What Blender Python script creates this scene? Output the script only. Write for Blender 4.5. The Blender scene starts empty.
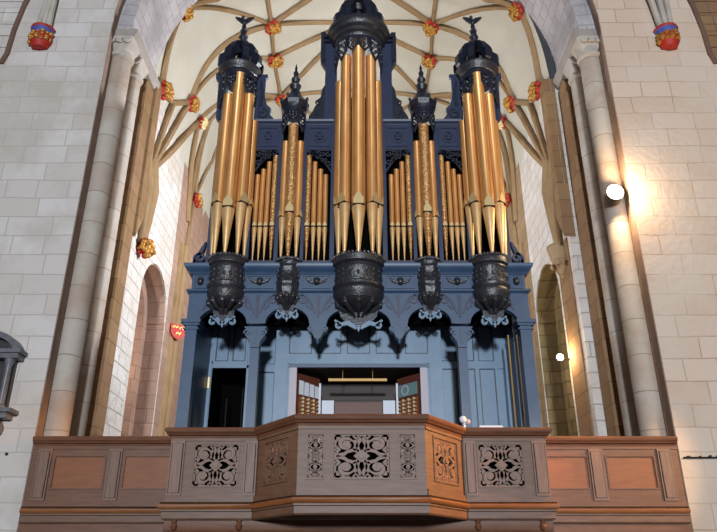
import bpy, math, random
from mathutils import Vector
random.seed(7)
PI = math.pi
sc = bpy.context.scene
COL = sc.collection

# ------------------------------------------------------------------ camera
cam_d = bpy.data.cameras.new('camera')
cam_d.sensor_width = 36.0
cam_d.lens = 36.0 * 692.0 / 717.0
cam_d.clip_end = 300
cam = bpy.data.objects.new('camera', cam_d)
COL.objects.link(cam)
cam.location = (0, 0, 1.6)
cam.rotation_euler = (math.radians(90 + 24), 0, 0)
sc.camera = cam

# ------------------------------------------------------------------ light
def lin(c):
    c = c / 255.0
    return c / 12.92 if c <= 0.04045 else ((c + 0.055) / 1.055) ** 2.4

def rgb(r, g, b):
    return (lin(r), lin(g), lin(b), 1.0)

w = bpy.data.worlds.new('world')
sc.world = w
w.use_nodes = True
w.node_tree.nodes['Background'].inputs[0].default_value = (0.80, 0.88, 1.0, 1)
w.node_tree.nodes['Background'].inputs[1].default_value = 0.06

def area(name, loc, target, size, power, color, sy=None):
    d = bpy.data.lights.new(name, 'AREA')
    d.energy = power
    d.color = color
    d.size = size
    if sy:
        d.shape = 'RECTANGLE'
        d.size_y = sy
    o = bpy.data.objects.new(name, d)
    COL.objects.link(o)
    o.location = loc
    o.rotation_euler = (Vector(target) - Vector(loc)).to_track_quat('-Z', 'Y').to_euler()
    return o

def point(name, loc, power, color, r=0.15):
    d = bpy.data.lights.new(name, 'POINT')
    d.energy = power
    d.color = color
    d.shadow_soft_size = r
    o = bpy.data.objects.new(name, d)
    COL.objects.link(o)
    o.location = loc
    return o

# the great west window far behind the viewer, and an added warm fill light from the south
area('west_window_light', (0, -38, 7.4), (0, 11, 6), 2.8, 17000, (0.86, 0.93, 1.0), 3.0)
area('south_side_fill', (14, -6, 11), (3.5, 11, 5), 5.0, 450, (1.0, 0.70, 0.48), 6.0)
area('north_window_light', (-14, -6, 11), (-3.5, 11, 6), 5.0, 120, (0.95, 0.88, 0.82), 6.0)
# floodlights standing on the back of the organ and in the choir
area('vault_flood', (0, 14.0, 8.6), (0, 16.2, 15), 1.2, 150, (1.0, 0.97, 0.92))
area('choir_flood', (0.2, 19.5, 8.0), (0, 15.0, 15), 1.2, 125, (1.0, 0.97, 0.91))
area('wall_flood_north', (1.6, 13.6, 8.3), (-4.6, 14.6, 8.2), 0.5, 600, (0.95, 0.96, 1.0))
point('aisle_lamp_north', (-6.4, 14.9, 6.0), 120, (1.0, 0.86, 0.74), 0.2)
point('aisle_lamp_south', (6.0, 14.9, 6.0), 80, (1.0, 0.9, 0.7), 0.2)
area('wall_flood_south', (-1.6, 13.6, 8.3), (4.2, 16.2, 9.2), 0.5, 220, (0.95, 0.96, 1.0))

def spot(name, loc, target, power, color, deg, r=0.12, blend=0.5):
    d = bpy.data.lights.new(name, 'SPOT')
    d.energy = power
    d.color = color
    d.spot_size = math.radians(deg)
    d.spot_blend = blend
    d.shadow_soft_size = r
    o = bpy.data.objects.new(name, d)
    COL.objects.link(o)
    o.location = loc
    o.rotation_euler = (Vector(target) - Vector(loc)).to_track_quat('-Z', 'Y').to_euler()
    return o

# added warm spots, unseen beyond the picture edges, tinting the gallery panels
spot('warm_fill_south', (8.6, 9.2, 5.4), (1.2, 9.5, 3.1), 4600, (1.0, 0.46, 0.15), 30)
spot('warm_fill_low', (9.0, 4.5, 6.2), (3.75, 10.6, 2.9), 2600, (1.0, 0.62, 0.30), 19)
spot('warm_fill_north', (-8.6, 9.2, 5.4), (-1.2, 9.4, 3.0), 380, (1.0, 0.60, 0.26), 28)

sc.view_settings.view_transform = 'Standard'
sc.view_settings.look = 'None'
sc.view_settings.gamma = 1.0
sc.view_settings.use_curve_mapping = False
sc.view_settings.exposure = 0.0

# ------------------------------------------------------------------ materials
def mat(name, col, rough=0.6, metal=0.0, noise=None, nscale=6.0, namt=0.35, bump=0.0, bscale=40.0,
        coat=0.0, emit=None, estr=0.0, stretch=None, spec=None):
    m = bpy.data.materials.new(name)
    m.use_nodes = True
    nt = m.node_tree
    b = nt.nodes['Principled BSDF']
    b.inputs['Base Color'].default_value = col
    b.inputs['Roughness'].default_value = rough
    b.inputs['Metallic'].default_value = metal
    if spec is not None:
        b.inputs['Specular IOR Level'].default_value = spec
    if coat:
        b.inputs['Coat Weight'].default_value = coat
        b.inputs['Coat Roughness'].default_value = 0.25
    geo = nt.nodes.new('ShaderNodeNewGeometry')
    src = geo.outputs['Position']
    if stretch:
        mp = nt.nodes.new('ShaderNodeMapping')
        mp.inputs['Scale'].default_value = stretch
        nt.links.new(src, mp.inputs['Vector'])
        src = mp.outputs['Vector']
    if noise:
        n = nt.nodes.new('ShaderNodeTexNoise')
        n.inputs['Scale'].default_value = nscale
        n.inputs['Detail'].default_value = 6
        nt.links.new(src, n.inputs['Vector'])
        r = nt.nodes.new('ShaderNodeValToRGB')
        r.color_ramp.elements[0].position = 0.5 - namt
        r.color_ramp.elements[1].position = 0.5 + namt
        r.color_ramp.elements[0].color = noise
        r.color_ramp.elements[1].color = col
        nt.links.new(n.outputs['Fac'], r.inputs['Fac'])
        nt.links.new(r.outputs['Color'], b.inputs['Base Color'])
    if bump:
        n2 = nt.nodes.new('ShaderNodeTexNoise')
        n2.inputs['Scale'].default_value = bscale
        n2.inputs['Detail'].default_value = 4
        nt.links.new(src, n2.inputs['Vector'])
        bp = nt.nodes.new('ShaderNodeBump')
        bp.inputs['Strength'].default_value = bump
        bp.inputs['Distance'].default_value = 0.02
        nt.links.new(n2.outputs['Fac'], bp.inputs['Height'])
        nt.links.new(bp.outputs['Normal'], b.inputs['Normal'])
    if emit:
        b.inputs['Emission Color'].default_value = emit
        b.inputs['Emission Strength'].default_value = estr
    return m

def stone(name, c1, c2, mortar, bw=0.78, rh=0.37, msize=0.011, stain=None, uv=False, bump=0.5, rot=False, stain_lo=0.42, stain_hi=0.62):
    """coursed ashlar: brick pattern in (x+y, z), patched by a soft noise of a second stone"""
    m = bpy.data.materials.new(name)
    m.use_nodes = True
    nt = m.node_tree
    L = nt.links
    b = nt.nodes['Principled BSDF']
    b.inputs['Roughness'].default_value = 0.9
    b.inputs['Specular IOR Level'].default_value = 0.2
    geo = nt.nodes.new('ShaderNodeNewGeometry')
    if uv:
        tc = nt.nodes.new('ShaderNodeTexCoord')
        vec = tc.outputs['UV']
    else:
        sp = nt.nodes.new('ShaderNodeSeparateXYZ')
        L.new(geo.outputs['Position'], sp.inputs[0])
        ad = nt.nodes.new('ShaderNodeMath')
        L.new(sp.outputs['X'], ad.inputs[0])
        L.new(sp.outputs['Y'], ad.inputs[1])
        cb = nt.nodes.new('ShaderNodeCombineXYZ')
        L.new(ad.outputs[0], cb.inputs['X'])
        L.new(sp.outputs['Z'], cb.inputs['Y'])
        vec = cb.outputs[0]
    # slight wander of the joints
    nw = nt.nodes.new('ShaderNodeTexNoise')
    nw.inputs['Scale'].default_value = 1.1
    L.new(geo.outputs['Position'], nw.inputs['Vector'])
    sc_ = nt.nodes.new('ShaderNodeVectorMath')
    sc_.operation = 'SCALE'
    sc_.inputs['Scale'].default_value = 0.07
    L.new(nw.outputs['Color'], sc_.inputs[0])
    av = nt.nodes.new('ShaderNodeVectorMath')
    L.new(vec, av.inputs[0])
    L.new(sc_.outputs[0], av.inputs[1])
    br = nt.nodes.new('ShaderNodeTexBrick')
    br.inputs['Scale'].default_value = 1.0
    br.inputs['Brick Width'].default_value = bw
    br.inputs['Row Height'].default_value = rh
    br.inputs['Mortar Size'].default_value = msize
    br.inputs['Mortar Smooth'].default_value = 0.4
    br.inputs['Bias'].default_value = -0.1
    br.inputs['Color1'].default_value = c1
    br.inputs['Color2'].default_value = c2
    br.inputs['Mortar'].default_value = mortar
    br.offset = 0.41
    br.squash = 0.72
    br.squash_frequency = 3
    L.new(av.outputs[0], br.inputs['Vector'])
    ns = nt.nodes.new('ShaderNodeTexNoise')
    ns.inputs['Scale'].default_value = 0.9
    ns.inputs['Detail'].default_value = 8
    ns.inputs['Roughness'].default_value = 0.65
    L.new(geo.outputs['Position'], ns.inputs['Vector'])
    rp = nt.nodes.new('ShaderNodeValToRGB')
    rp.color_ramp.elements[0].position = stain_lo
    rp.color_ramp.elements[1].position = stain_hi
    rp.color_ramp.elements[0].color = (0, 0, 0, 1)
    rp.color_ramp.elements[1].color = (0.75, 0.75, 0.75, 1)
    L.new(ns.outputs['Fac'], rp.inputs['Fac'])
    mx = nt.nodes.new('ShaderNodeMix')
    mx.data_type = 'RGBA'
    L.new(rp.outputs['Color'], mx.inputs[0])
    L.new(br.outputs['Color'], mx.inputs[6])
    mx.inputs[7].default_value = stain if stain else c2
    L.new(mx.outputs[2], b.inputs['Base Color'])
    nb = nt.nodes.new('ShaderNodeTexNoise')
    nb.inputs['Scale'].default_value = 9
    nb.inputs['Detail'].default_value = 8
    L.new(geo.outputs['Position'], nb.inputs['Vector'])
    m2 = nt.nodes.new('ShaderNodeMath')
    m2.operation = 'SUBTRACT'
    L.new(nb.outputs['Fac'], m2.inputs[0])
    L.new(br.outputs['Fac'], m2.inputs[1])
    bp = nt.nodes.new('ShaderNodeBump')
    bp.inputs['Strength'].default_value = bump
    bp.inputs['Distance'].default_value = 0.03
    L.new(m2.outputs[0], bp.inputs['Height'])
    L.new(bp.outputs['Normal'], b.inputs['Normal'])
    return m

M = {}
M['wall'] = stone('pale_ashlar', rgb(212, 206, 204), rgb(198, 190, 184), rgb(178, 170, 164), stain=rgb(184, 176, 166), bump=0.25)
M['wall_warm_lit'] = stone('warm_lit_ashlar', rgb(214, 194, 178), rgb(202, 178, 158), rgb(172, 150, 134), stain=rgb(210, 196, 182), bump=0.25)  # warm lamplight on the right wall is put into the stone colour
M['soffit'] = stone('arch_voussoirs', rgb(194, 190, 194), rgb(180, 176, 180), rgb(158, 153, 158), bw=0.5, rh=0.26, msize=0.012, uv=True, stain=rgb(150, 146, 150))
M['shaft'] = stone('shaft_drums', rgb(190, 183, 174), rgb(178, 164, 152), rgb(146, 126, 112), bw=30, rh=0.62, msize=0.010, stain=rgb(166, 144, 126), bump=0.25)
M['pier'] = stone('brown_ashlar', rgb(150, 122, 88), rgb(128, 100, 70), rgb(96, 78, 58), bw=0.6, rh=0.4, stain=rgb(140, 108, 86))
M['return'] = mat('reddish_stone_return', rgb(158, 138, 126), 0.9, noise=rgb(128, 108, 98), nscale=3, bump=0.3, spec=0.2)
M['choir'] = stone('whitewashed_rubble', rgb(222, 220, 220), rgb(206, 200, 196), rgb(180, 172, 165), bw=0.5, rh=0.3, bump=1.0, stain=rgb(200, 190, 178))
M['aisle'] = stone('reddish_olive_stone', rgb(172, 140, 116), rgb(150, 128, 98), rgb(120, 98, 80), bw=0.55, rh=0.32, stain=rgb(140, 126, 86))
M['aisle_pink'] = stone('pinkish_aisle_stone', rgb(178, 146, 128), rgb(162, 134, 116), rgb(130, 106, 92), bw=0.55, rh=0.32, stain=rgb(150, 124, 112))
M['aisle_olive'] = stone('olive_aisle_stone', rgb(150, 128, 92), rgb(130, 112, 80), rgb(100, 84, 60), bw=0.5, rh=0.3, stain=rgb(112, 100, 66), bump=0.9)
M['plaster'] = mat('cream_vault_plaster', rgb(204, 202, 192), 0.9, noise=rgb(190, 186, 172), nscale=1.2, bump=0.15, bscale=5, spec=0.15)
M['rib'] = mat('tan_rib_stone', rgb(158, 132, 98), 0.85, noise=rgb(132, 106, 76), nscale=3, spec=0.2)
M['cap'] = mat('pale_carved_stone', rgb(200, 194, 186), 0.85, noise=rgb(168, 158, 148), nscale=5, bump=0.2, spec=0.2)
M['abacus'] = mat('grey_abacus_stone', rgb(172, 164, 158), 0.85, noise=rgb(150, 142, 136), nscale=4, spec=0.2)
M['floor'] = stone('floor_slabs', rgb(96, 88, 80), rgb(84, 76, 68), rgb(60, 54, 48), bw=0.9, rh=0.9)
M['pink'] = mat('brown_moulding_stone', rgb(120, 96, 84), 0.9, noise=rgb(98, 78, 68), nscale=4, spec=0.2)
M['gold'] = mat('gilded_pipe_metal', rgb(230, 176, 112), 0.34, 0.5, noise=rgb(198, 138, 80), nscale=5, namt=0.25, stretch=(3, 3, 0.35))
M['gold_foot'] = mat('bright_gilt_foot', rgb(240, 204, 150), 0.36, 0.42, noise=rgb(220, 172, 112), nscale=5)
M['gold_pale'] = mat('pale_gilt_metal', rgb(236, 206, 150), 0.35, 0.5)
M['emboss'] = None
M['slot'] = mat('dark_slot_and_shadow_line', rgb(40, 26, 16), 0.8)  # also paints the shadow lines on the gallery mouldings
M['navy'] = mat('navy_daylit_case', rgb(50, 60, 90), 0.42, noise=rgb(38, 46, 72), nscale=7, spec=0.6)  # blue daylight reflected by dark wood, put into the colour
M['blue'] = mat('blue_daylit_case', rgb(62, 88, 120), 0.42, noise=rgb(48, 70, 100), nscale=5, spec=0.55)  # bluish daylight on the dark lower case, painted as its colour
M['panel'] = mat('pale_daylit_panel_paint', rgb(122, 148, 172), 0.4, noise=rgb(100, 128, 156), nscale=4, spec=0.5)  # lighter panel paint with blue daylight mixed into its colour
M['dark'] = mat('dark_bronzed_carving', rgb(54, 54, 60), 0.36, noise=rgb(36, 36, 42), nscale=9, bump=0.5, bscale=26, spec=0.7)
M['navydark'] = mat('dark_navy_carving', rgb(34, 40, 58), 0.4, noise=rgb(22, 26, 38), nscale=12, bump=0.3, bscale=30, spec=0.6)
M['black'] = mat('unlit_black', rgb(9, 8, 9), 0.95, spec=0.05)  # near-black colour painting the dark of unlit depths
M['oak'] = mat('pale_oak', rgb(124, 92, 74), 0.5, noise=rgb(92, 64, 50), nscale=3.5, stretch=(1, 1, 8), namt=0.3)
M['oakv'] = mat('pale_oak_upright', rgb(134, 104, 88), 0.5, noise=rgb(102, 74, 62), nscale=3.5, stretch=(8, 8, 1), namt=0.3)
M['oakm'] = mat('brown_oak', rgb(122, 80, 56), 0.5, noise=rgb(90, 56, 40), nscale=3.5, stretch=(1, 1, 8), namt=0.3)
M['orange'] = mat('orange_oak_panel', rgb(144, 86, 48), 0.5, noise=rgb(122, 68, 36), nscale=4, stretch=(1, 1, 7), namt=0.3)
M['roll'] = mat('honey_oak_moulding', rgb(146, 90, 48), 0.45, noise=rgb(112, 66, 34), nscale=4, stretch=(1, 1, 8))
M['redwood'] = mat('reddish_brown_wood', rgb(110, 62, 46), 0.5, noise=rgb(84, 44, 34), nscale=4, stretch=(1, 1, 6))
M['darkwood'] = mat('dark_console_wood', rgb(58, 34, 26), 0.55, noise=rgb(40, 22, 18), nscale=4, stretch=(1, 1, 6))
M['lilac'] = mat('pale_lilac_wood', rgb(190, 182, 192), 0.5)
M['white'] = mat('white_paper', rgb(226, 232, 244), 0.7)
M['ivory'] = mat('ivory_stop_knob', rgb(236, 216, 176), 0.35)
M['brass'] = mat('brass', rgb(176, 142, 84), 0.5, 0.4)
M['red'] = mat('red_paint', rgb(190, 44, 26), 0.6, noise=rgb(156, 32, 22), nscale=14)
M['bluepaint'] = mat('bright_blue_paint', rgb(74, 88, 170), 0.6)
M['gilt'] = mat('bright_gilding', rgb(206, 160, 76), 0.4, 0.45, noise=rgb(150, 92, 34), nscale=22)
M['gilt_white'] = mat('pale_gilding', rgb(246, 232, 190), 0.45, 0.2, noise=rgb(226, 190, 120), nscale=24)
M['iron'] = mat('black_iron', rgb(36, 34, 34), 0.5, 0.4)
M['lens'] = mat('glowing_lamp_lens', rgb(255, 236, 200), 0.3, emit=(1.0, 0.86, 0.62, 1), estr=26.0)
M['marble'] = mat('grey_memorial_marble', rgb(120, 122, 130), 0.4, noise=rgb(70, 70, 78), nscale=7)
M['marble_dark'] = mat('dark_memorial_marble', rgb(58, 56, 60), 0.35, noise=rgb(34, 32, 36), nscale=9)
M['glass'] = mat('greenish_glass', rgb(120, 150, 150), 0.15, spec=0.8)

# embossed diaper on the front pipes
def emboss():
    m = mat('embossed_gilt_metal', rgb(214, 166, 96), 0.4, 0.5)
    nt = m.node_tree
    L = nt.links
    b = nt.nodes['Principled BSDF']
    geo = nt.nodes.new('ShaderNodeNewGeometry')
    v = nt.nodes.new('ShaderNodeTexVoronoi')
    v.inputs['Scale'].default_value = 26
    L.new(geo.outputs['Position'], v.inputs['Vector'])
    r = nt.nodes.new('ShaderNodeValToRGB')
    r.color_ramp.elements[0].color = rgb(224, 184, 126)
    r.color_ramp.elements[1].color = rgb(182, 132, 80)
    r.color_ramp.elements[1].position = 0.6
    L.new(v.outputs['Distance'], r.inputs['Fac'])
    L.new(r.outputs['Color'], b.inputs['Base Color'])
    bp = nt.nodes.new('ShaderNodeBump')
    bp.inputs['Strength'].default_value = 0.6
    bp.inputs['Distance'].default_value = 0.02
    bp.invert = True
    L.new(v.outputs['Distance'], bp.inputs['Height'])
    L.new(bp.outputs['Normal'], b.inputs['Normal'])
    return m
M['emboss'] = emboss()

# ------------------------------------------------------------------ mesh helpers
WORLD = {}          # world origin of every object made here

class MB:
    """collects shapes in world coordinates, then links them as ONE mesh object"""
    def __init__(self):
        self.v, self.f, self.uv = [], [], {}

    def add(self, vs, fs):
        n = len(self.v)
        self.v += [tuple(p) for p in vs]
        self.f += [tuple(i + n for i in f) for f in fs]

    def box(self, x0, x1, y0, y1, z0, z1, T=None):
        x0, x1 = min(x0, x1), max(x0, x1)
        y0, y1 = min(y0, y1), max(y0, y1)
        ps = [(x, y, z) for z in (z0, z1) for x, y in ((x0, y0), (x1, y0), (x1, y1), (x0, y1))]
        if T:
            ps = [T(*p) for p in ps]
        self.add(ps, [(3, 2, 1, 0), (4, 5, 6, 7), (0, 1, 5, 4), (1, 2, 6, 5), (2, 3, 7, 6), (3, 0, 4, 7)])
        return self

    def prism(self, poly, n0, n1, T):
        """poly in (u, v), extruded between n0 and n1; T(u, n, v) -> world"""
        k = len(poly)
        a = [T(u, n0, v) for u, v in poly]
        b = [T(u, n1, v) for u, v in poly]
        self.add(a + b, [tuple(range(k)), tuple(range(2 * k - 1, k - 1, -1))] +
                 [(i, i + k, (i + 1) % k + k, (i + 1) % k) for i in range(k)])
        return self

    def ribbon(self, pts, hw, n0, n1, T, closed=False):
        """flat strap of half width hw (number or list) along pts in (u, v), thickness n0..n1"""
        k = len(pts)
        hw = hw if isinstance(hw, (list, tuple)) else [hw] * k
        A, B = [], []
        for i, (u, v) in enumerate(pts):
            if closed:
                p, q = pts[i - 1], pts[(i + 1) % k]
            else:
                p, q = pts[max(0, i - 1)], pts[min(k - 1, i + 1)]
            dx, dy = q[0] - p[0], q[1] - p[1]
            l = math.hypot(dx, dy) or 1
            nx, ny = -dy / l, dx / l
            A.append((u + nx * hw[i], v + ny * hw[i]))
            B.append((u - nx * hw[i], v - ny * hw[i]))
        vs = []
        for i in range(k):
            vs += [T(A[i][0], n0, A[i][1]), T(B[i][0], n0, B[i][1]), T(B[i][0], n1, B[i][1]), T(A[i][0], n1, A[i][1])]
        fs = []
        for i in range(k if closed else k - 1):
            j = (i + 1) % k
            for s in range(4):
                t = (s + 1) % 4
                fs.append((4 * i + s, 4 * i + t, 4 * j + t, 4 * j + s))
        if not closed:
            fs += [(3, 2, 1, 0), (4 * k - 4, 4 * k - 3, 4 * k - 2, 4 * k - 1)]
        self.add(vs, fs)
        return self

    def lathe(self, prof, cx, cy, seg=24, a0=0.0, a1=2 * PI, sx=1.0, sy=1.0, phase=0.0):
        full = abs(a1 - a0) > 2 * PI - 1e-4
        m = seg if full else seg + 1
        vs = []
        for r, z in prof:
            for i in range(m):
                a = a0 + (a1 - a0) * i / seg + phase
                vs.append((cx + sx * r * math.cos(a), cy + sy * r * math.sin(a), z))
        fs = []
        for j in range(len(prof) - 1):
            for i in range(m if full else m - 1):
                k = (i + 1) % m
                fs.append((j * m + i, j * m + k, (j + 1) * m + k, (j + 1) * m + i))
        if full:
            if prof[0][0] > 1e-4:
                fs.append(tuple(range(m - 1, -1, -1)))
            if prof[-1][0] > 1e-4:
                fs.append(tuple((len(prof) - 1) * m + i for i in range(m)))
        self.add(vs, fs)
        return self

    def tube(self, path, r, seg=8, sq=1.0):
        k = len(path)
        r = r if isinstance(r, (list, tuple)) else [r] * k
        path = [Vector(p) for p in path]
        vs = []
        up = None
        for i, p in enumerate(path):
            t = (path[min(k - 1, i + 1)] - path[max(0, i - 1)]).normalized()
            if up is None:
                up = Vector((0, 0, 1)) if abs(t.z) < 0.9 else Vector((1, 0, 0))
            s = t.cross(up).normalized()
            up = s.cross(t).normalized()
            for j in range(seg):
                a = 2 * PI * j / seg
                vs.append(p + (s * math.cos(a) + up * sq * math.sin(a)) * r[i])
        fs = [(i * seg + j, i * seg + (j + 1) % seg, (i + 1) * seg + (j + 1) % seg, (i + 1) * seg + j)
              for i in range(k - 1) for j in range(seg)]
        fs += [tuple(range(seg - 1, -1, -1)), tuple((k - 1) * seg + j for j in range(seg))]
        self.add(vs, fs)
        return self

    def ball(self, c, r, seg=10, rings=6):
        rx, ry, rz = r if isinstance(r, (list, tuple)) else (r, r, r)
        vs = [(c[0], c[1], c[2] - rz)]
        for i in range(1, rings):
            b = -PI / 2 + PI * i / rings
            for j in range(seg):
                a = 2 * PI * j / seg
                vs.append((c[0] + rx * math.cos(b) * math.cos(a), c[1] + ry * math.cos(b) * math.sin(a), c[2] + rz * math.sin(b)))
        vs.append((c[0], c[1], c[2] + rz))
        fs = [(0, 1 + (j + 1) % seg, 1 + j) for j in range(seg)]
        for i in range(rings - 2):
            for j in range(seg):
                k = (j + 1) % seg
                fs.append((1 + i * seg + j, 1 + i * seg + k, 1 + (i + 1) * seg + k, 1 + (i + 1) * seg + j))
        top = len(vs) - 1
        b0 = 1 + (rings - 2) * seg
        fs += [(b0 + j, b0 + (j + 1) % seg, top) for j in range(seg)]
        self.add(vs, fs)
        return self

    def sweep(self, path, prof):
        """closed profile (out, z) carried along a plan path with mitred corners; out = right of travel"""
        k, m = len(path), len(prof)
        ns = []
        for i in range(k - 1):
            dx, dy = path[i + 1][0] - path[i][0], path[i + 1][1] - path[i][1]
            l = math.hypot(dx, dy)
            ns.append((dy / l, -dx / l))
        vs = []
        for i in range(k):
            if i == 0:
                mx = ns[0]
            elif i == k - 1:
                mx = ns[-1]
            else:
                a, b = ns[i - 1], ns[i]
                d = 1 + a[0] * b[0] + a[1] * b[1]
                mx = ((a[0] + b[0]) / d, (a[1] + b[1]) / d)
            for o, z in prof:
                vs.append((path[i][0] + mx[0] * o, path[i][1] + mx[1] * o, z))
        fs = [(i * m + j, i * m + (j + 1) % m, (i + 1) * m + (j + 1) % m, (i + 1) * m + j)
              for i in range(k - 1) for j in range(m)]
        fs += [tuple(range(m - 1, -1, -1)), tuple((k - 1) * m + j for j in range(m))]
        self.add(vs, fs)
        return self

    def build(self, name, material, parent=None, origin=None, smooth=38, bevel=0.0):
        po = WORLD[parent.name] if parent else Vector((0, 0, 0))
        if origin is None:
            origin = po if parent else Vector((0, 0, 0))
        origin = Vector(origin)
        me = bpy.data.meshes.new(name)
        me.from_pydata([tuple(Vector(p) - origin) for p in self.v], [], self.f)
        if self.uv:
            lay = me.uv_layers.new(name='uv')
            for pi, poly in enumerate(me.polygons):
                if pi in self.uv:
                    for li, co in zip(poly.loop_indices, self.uv[pi]):
                        lay.data[li].uv = co
        me.materials.append(M[material])
        import bmesh
        bm = bmesh.new()
        bm.from_mesh(me)
        bmesh.ops.recalc_face_normals(bm, faces=bm.faces)
        bm.to_mesh(me)
        bm.free()
        if smooth:
            me.polygons.foreach_set('use_smooth', [True] * len(me.polygons))
            me.set_sharp_from_angle(angle=math.radians(smooth))
        o = bpy.data.objects.new(name, me)
        COL.objects.link(o)
        if parent:
            o.parent = parent
        o.location = origin - po
        WORLD[o.name] = origin
        if bevel:
            md = o.modifiers.new('bevel', 'BEVEL')
            md.width = bevel
            md.segments = 2
            md.limit_method = 'ANGLE'
        return o

def tag(o, label=None, cat=None, group=None, kind=None):
    for k, v in (('label', label), ('category', cat), ('group', group), ('kind', kind)):
        if v:
            o[k] = v
    return o

def thing(name, loc, label, cat, group=None):
    o = bpy.data.objects.new(name, None)
    o.empty_display_size = 0.2
    COL.objects.link(o)
    o.location = loc
    WORLD[o.name] = Vector(loc)
    return tag(o, label, cat, group)

def XZ(u, n, v):            # flat work facing the nave: u = x, n = y, v = z
    return (u, n, v)

def YZ(u, n, v):            # u = y, n = x, v = z
    return (n, u, v)

def frame(p0, p1):
    """segment-local coordinates: u along, n outward (to the right of travel), v = z"""
    dx, dy = p1[0] - p0[0], p1[1] - p0[1]
    l = math.hypot(dx, dy)
    ux, uy = dx / l, dy / l
    def T(u, n, v):
        return (p0[0] + ux * u + uy * n, p0[1] + uy * u - ux * n, v)
    return T, l

def arc(cx, cy, r, a0, a1, n=14, ry=None):
    ry = r if ry is None else ry
    return [(cx + r * math.cos(math.radians(a0 + (a1 - a0) * i / n)), cy + ry * math.sin(math.radians(a0 + (a1 - a0) * i / n))) for i in range(n + 1)]

def spiral(cx, cy, r0, r1, a0, a1, n=18):
    return [(cx + (r0 + (r1 - r0) * i / n) * math.cos(math.radians(a0 + (a1 - a0) * i / n)),
             cy + (r0 + (r1 - r0) * i / n) * math.sin(math.radians(a0 + (a1 - a0) * i / n))) for i in range(n + 1)]

# ================================================================== SETTING
MB().box(-14, 14, -12, 30, -0.2, 0).build('floor', 'floor')['kind'] = 'structure'

# ---- the wall with the great arch (two sides, shared jamb orders)
ZS = 11.73                                   # springing
CXW, RW = -0.05, 4.94                        # outer order
CXA, RA = -0.06, 4.60                        # inner order / soffit
for s, side in ((-1, 'left'), (1, 'right')):
    pts = [(s * 12.5, 0), (CXW + s * RW, 0)]
    a = arc(CXW, ZS, RW, 180 if s < 0 else 0, 90, 28)
    pts += a + [(CXW, 19.5), (s * 12.5, 19.5)]
    wl = MB().prism(pts, 10.8, 11.04, XZ)
    wl.build('wall_' + side, 'wall' if s < 0 else 'wall_warm_lit')['kind'] = 'structure'
    # return of the outer order (the narrow reddish strip beside the shafts)
    rt = MB().box(CXW + s * RW, CXW + s * (RW - 0.012), 10.815, 11.05, 0, ZS)
    path = arc(CXW, ZS, RW - 0.006, 180 if s < 0 else 0, 90, 28)
    rt.ribbon(path, 0.006, 10.815, 11.05, XZ)
    rt.build('trim_' + ('1' if s < 0 else '2'), 'return')['kind'] = 'structure'
    # jamb behind the shafts, and the brown inner pier
    j = MB().box(CXA + s * 4.93, CXA + s * 6.2, 11.04, 12.2, 0, ZS)
    j.build('wall_jamb_' + side, 'pier')['kind'] = 'structure'
    j = MB().box(CXA + s * 4.56, CXA + s * 6.2, 12.2, 12.68, 0, ZS - 0.2)
    j.build('wall_pier_' + side, 'pier')['kind'] = 'structure'
    # inner order with its broad ashlar soffit
    so = MB()
    n = 30
    angs = [math.radians((180 if s < 0 else 0) + (-s) * -90 * i / n * (1)) for i in range(n + 1)]
    angs = [math.radians(180 - 90 * i / n) if s < 0 else math.radians(90 * i / n) for i in range(n + 1)]
    y0, y1, ro = 11.03, 12.68, RA + 0.9
    for i in range(n):
        ps = []
        for a_ in (angs[i], angs[i + 1]):
            for r_, y in ((RA, y0), (RA, y1), (ro, y0), (ro, y1)):
                ps.append((CXA + r_ * math.cos(a_), y, ZS + r_ * math.sin(a_)))
        b0 = len(so.f)
        so.add(ps, [(0, 1, 5, 4), (0, 4, 6, 2), (1, 3, 7, 5)])
        l0, l1 = i / n * RA * PI / 2, (i + 1) / n * RA * PI / 2
        so.uv[b0] = [(0, l0), (y1 - y0, l0), (y1 - y0, l1), (0, l1)]
        so.uv[b0 + 1] = [(0, l0), (0, l1), (0.9, l1), (0.9, l0)]
        so.uv[b0 + 2] = [(0, l0), (0.9, l0), (0.9, l1), (0, l1)]
    o = so.build('wall_arch_' + side, 'soffit', smooth=0)
    o['kind'] = 'structure'

# ---- half-round shafts and cushion capitals under the abacus
def half_column(x, y, r, label):
    t = thing('half_column', (x, y, 0), label, 'column', 'half-columns of the great arch')
    MB().lathe([(r * 1.25, 0), (r * 1.25, 0.25), (r, 0.4), (r, ZS - 0.50)], x, y, 28).build('shaft', 'shaft', t)
    MB().lathe([(r, ZS - 0.56), (r + 0.035, ZS - 0.54), (r + 0.045, ZS - 0.50), (r + 0.035, ZS - 0.46), (r, ZS - 0.44)], x, y, 28).build('necking', 'cap', t)
    # cushion: round below, square above, three scallops per face
    c = MB()
    rows = []
    for k in range(7):
        f = k / 6
        z = ZS - 0.44 + 0.32 * f
        ring = []
        for i in range(32):
            a = 2 * PI * i / 32 + PI / 32
            ca, sa = math.cos(a), math.sin(a)
            q = max(abs(ca), abs(sa))
            rs = (r + 0.07) / q
            rr = r * (1 - f ** 0.7) + rs * f ** 0.7
            rr -= 0.02 * (1 - f) * abs(math.sin(6 * a))
            ring.append((x + rr * ca, y + rr * sa, z))
        rows.append(ring)
    vs = [p for rr in rows for p in rr]
    fs = [(j * 32 + i, j * 32 + (i + 1) % 32, (j + 1) * 32 + (i + 1) % 32, (j + 1) * 32 + i) for j in range(6) for i in range(32)]
    fs += [tuple(range(6 * 32, 7 * 32))]
    c.add(vs, fs)
    c.build('capital', 'cap', t)
    sc_ = MB()
    for sx in (-1, 0, 1):
        sc_.prism(arc(x + sx * (r + 0.02) * 0.62, ZS - 0.2, 0.085, 180, 360, 10), y - r - 0.085, y - r - 0.05, XZ)
    sc_.build('scallop', 'cap', t)
    return t

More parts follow.
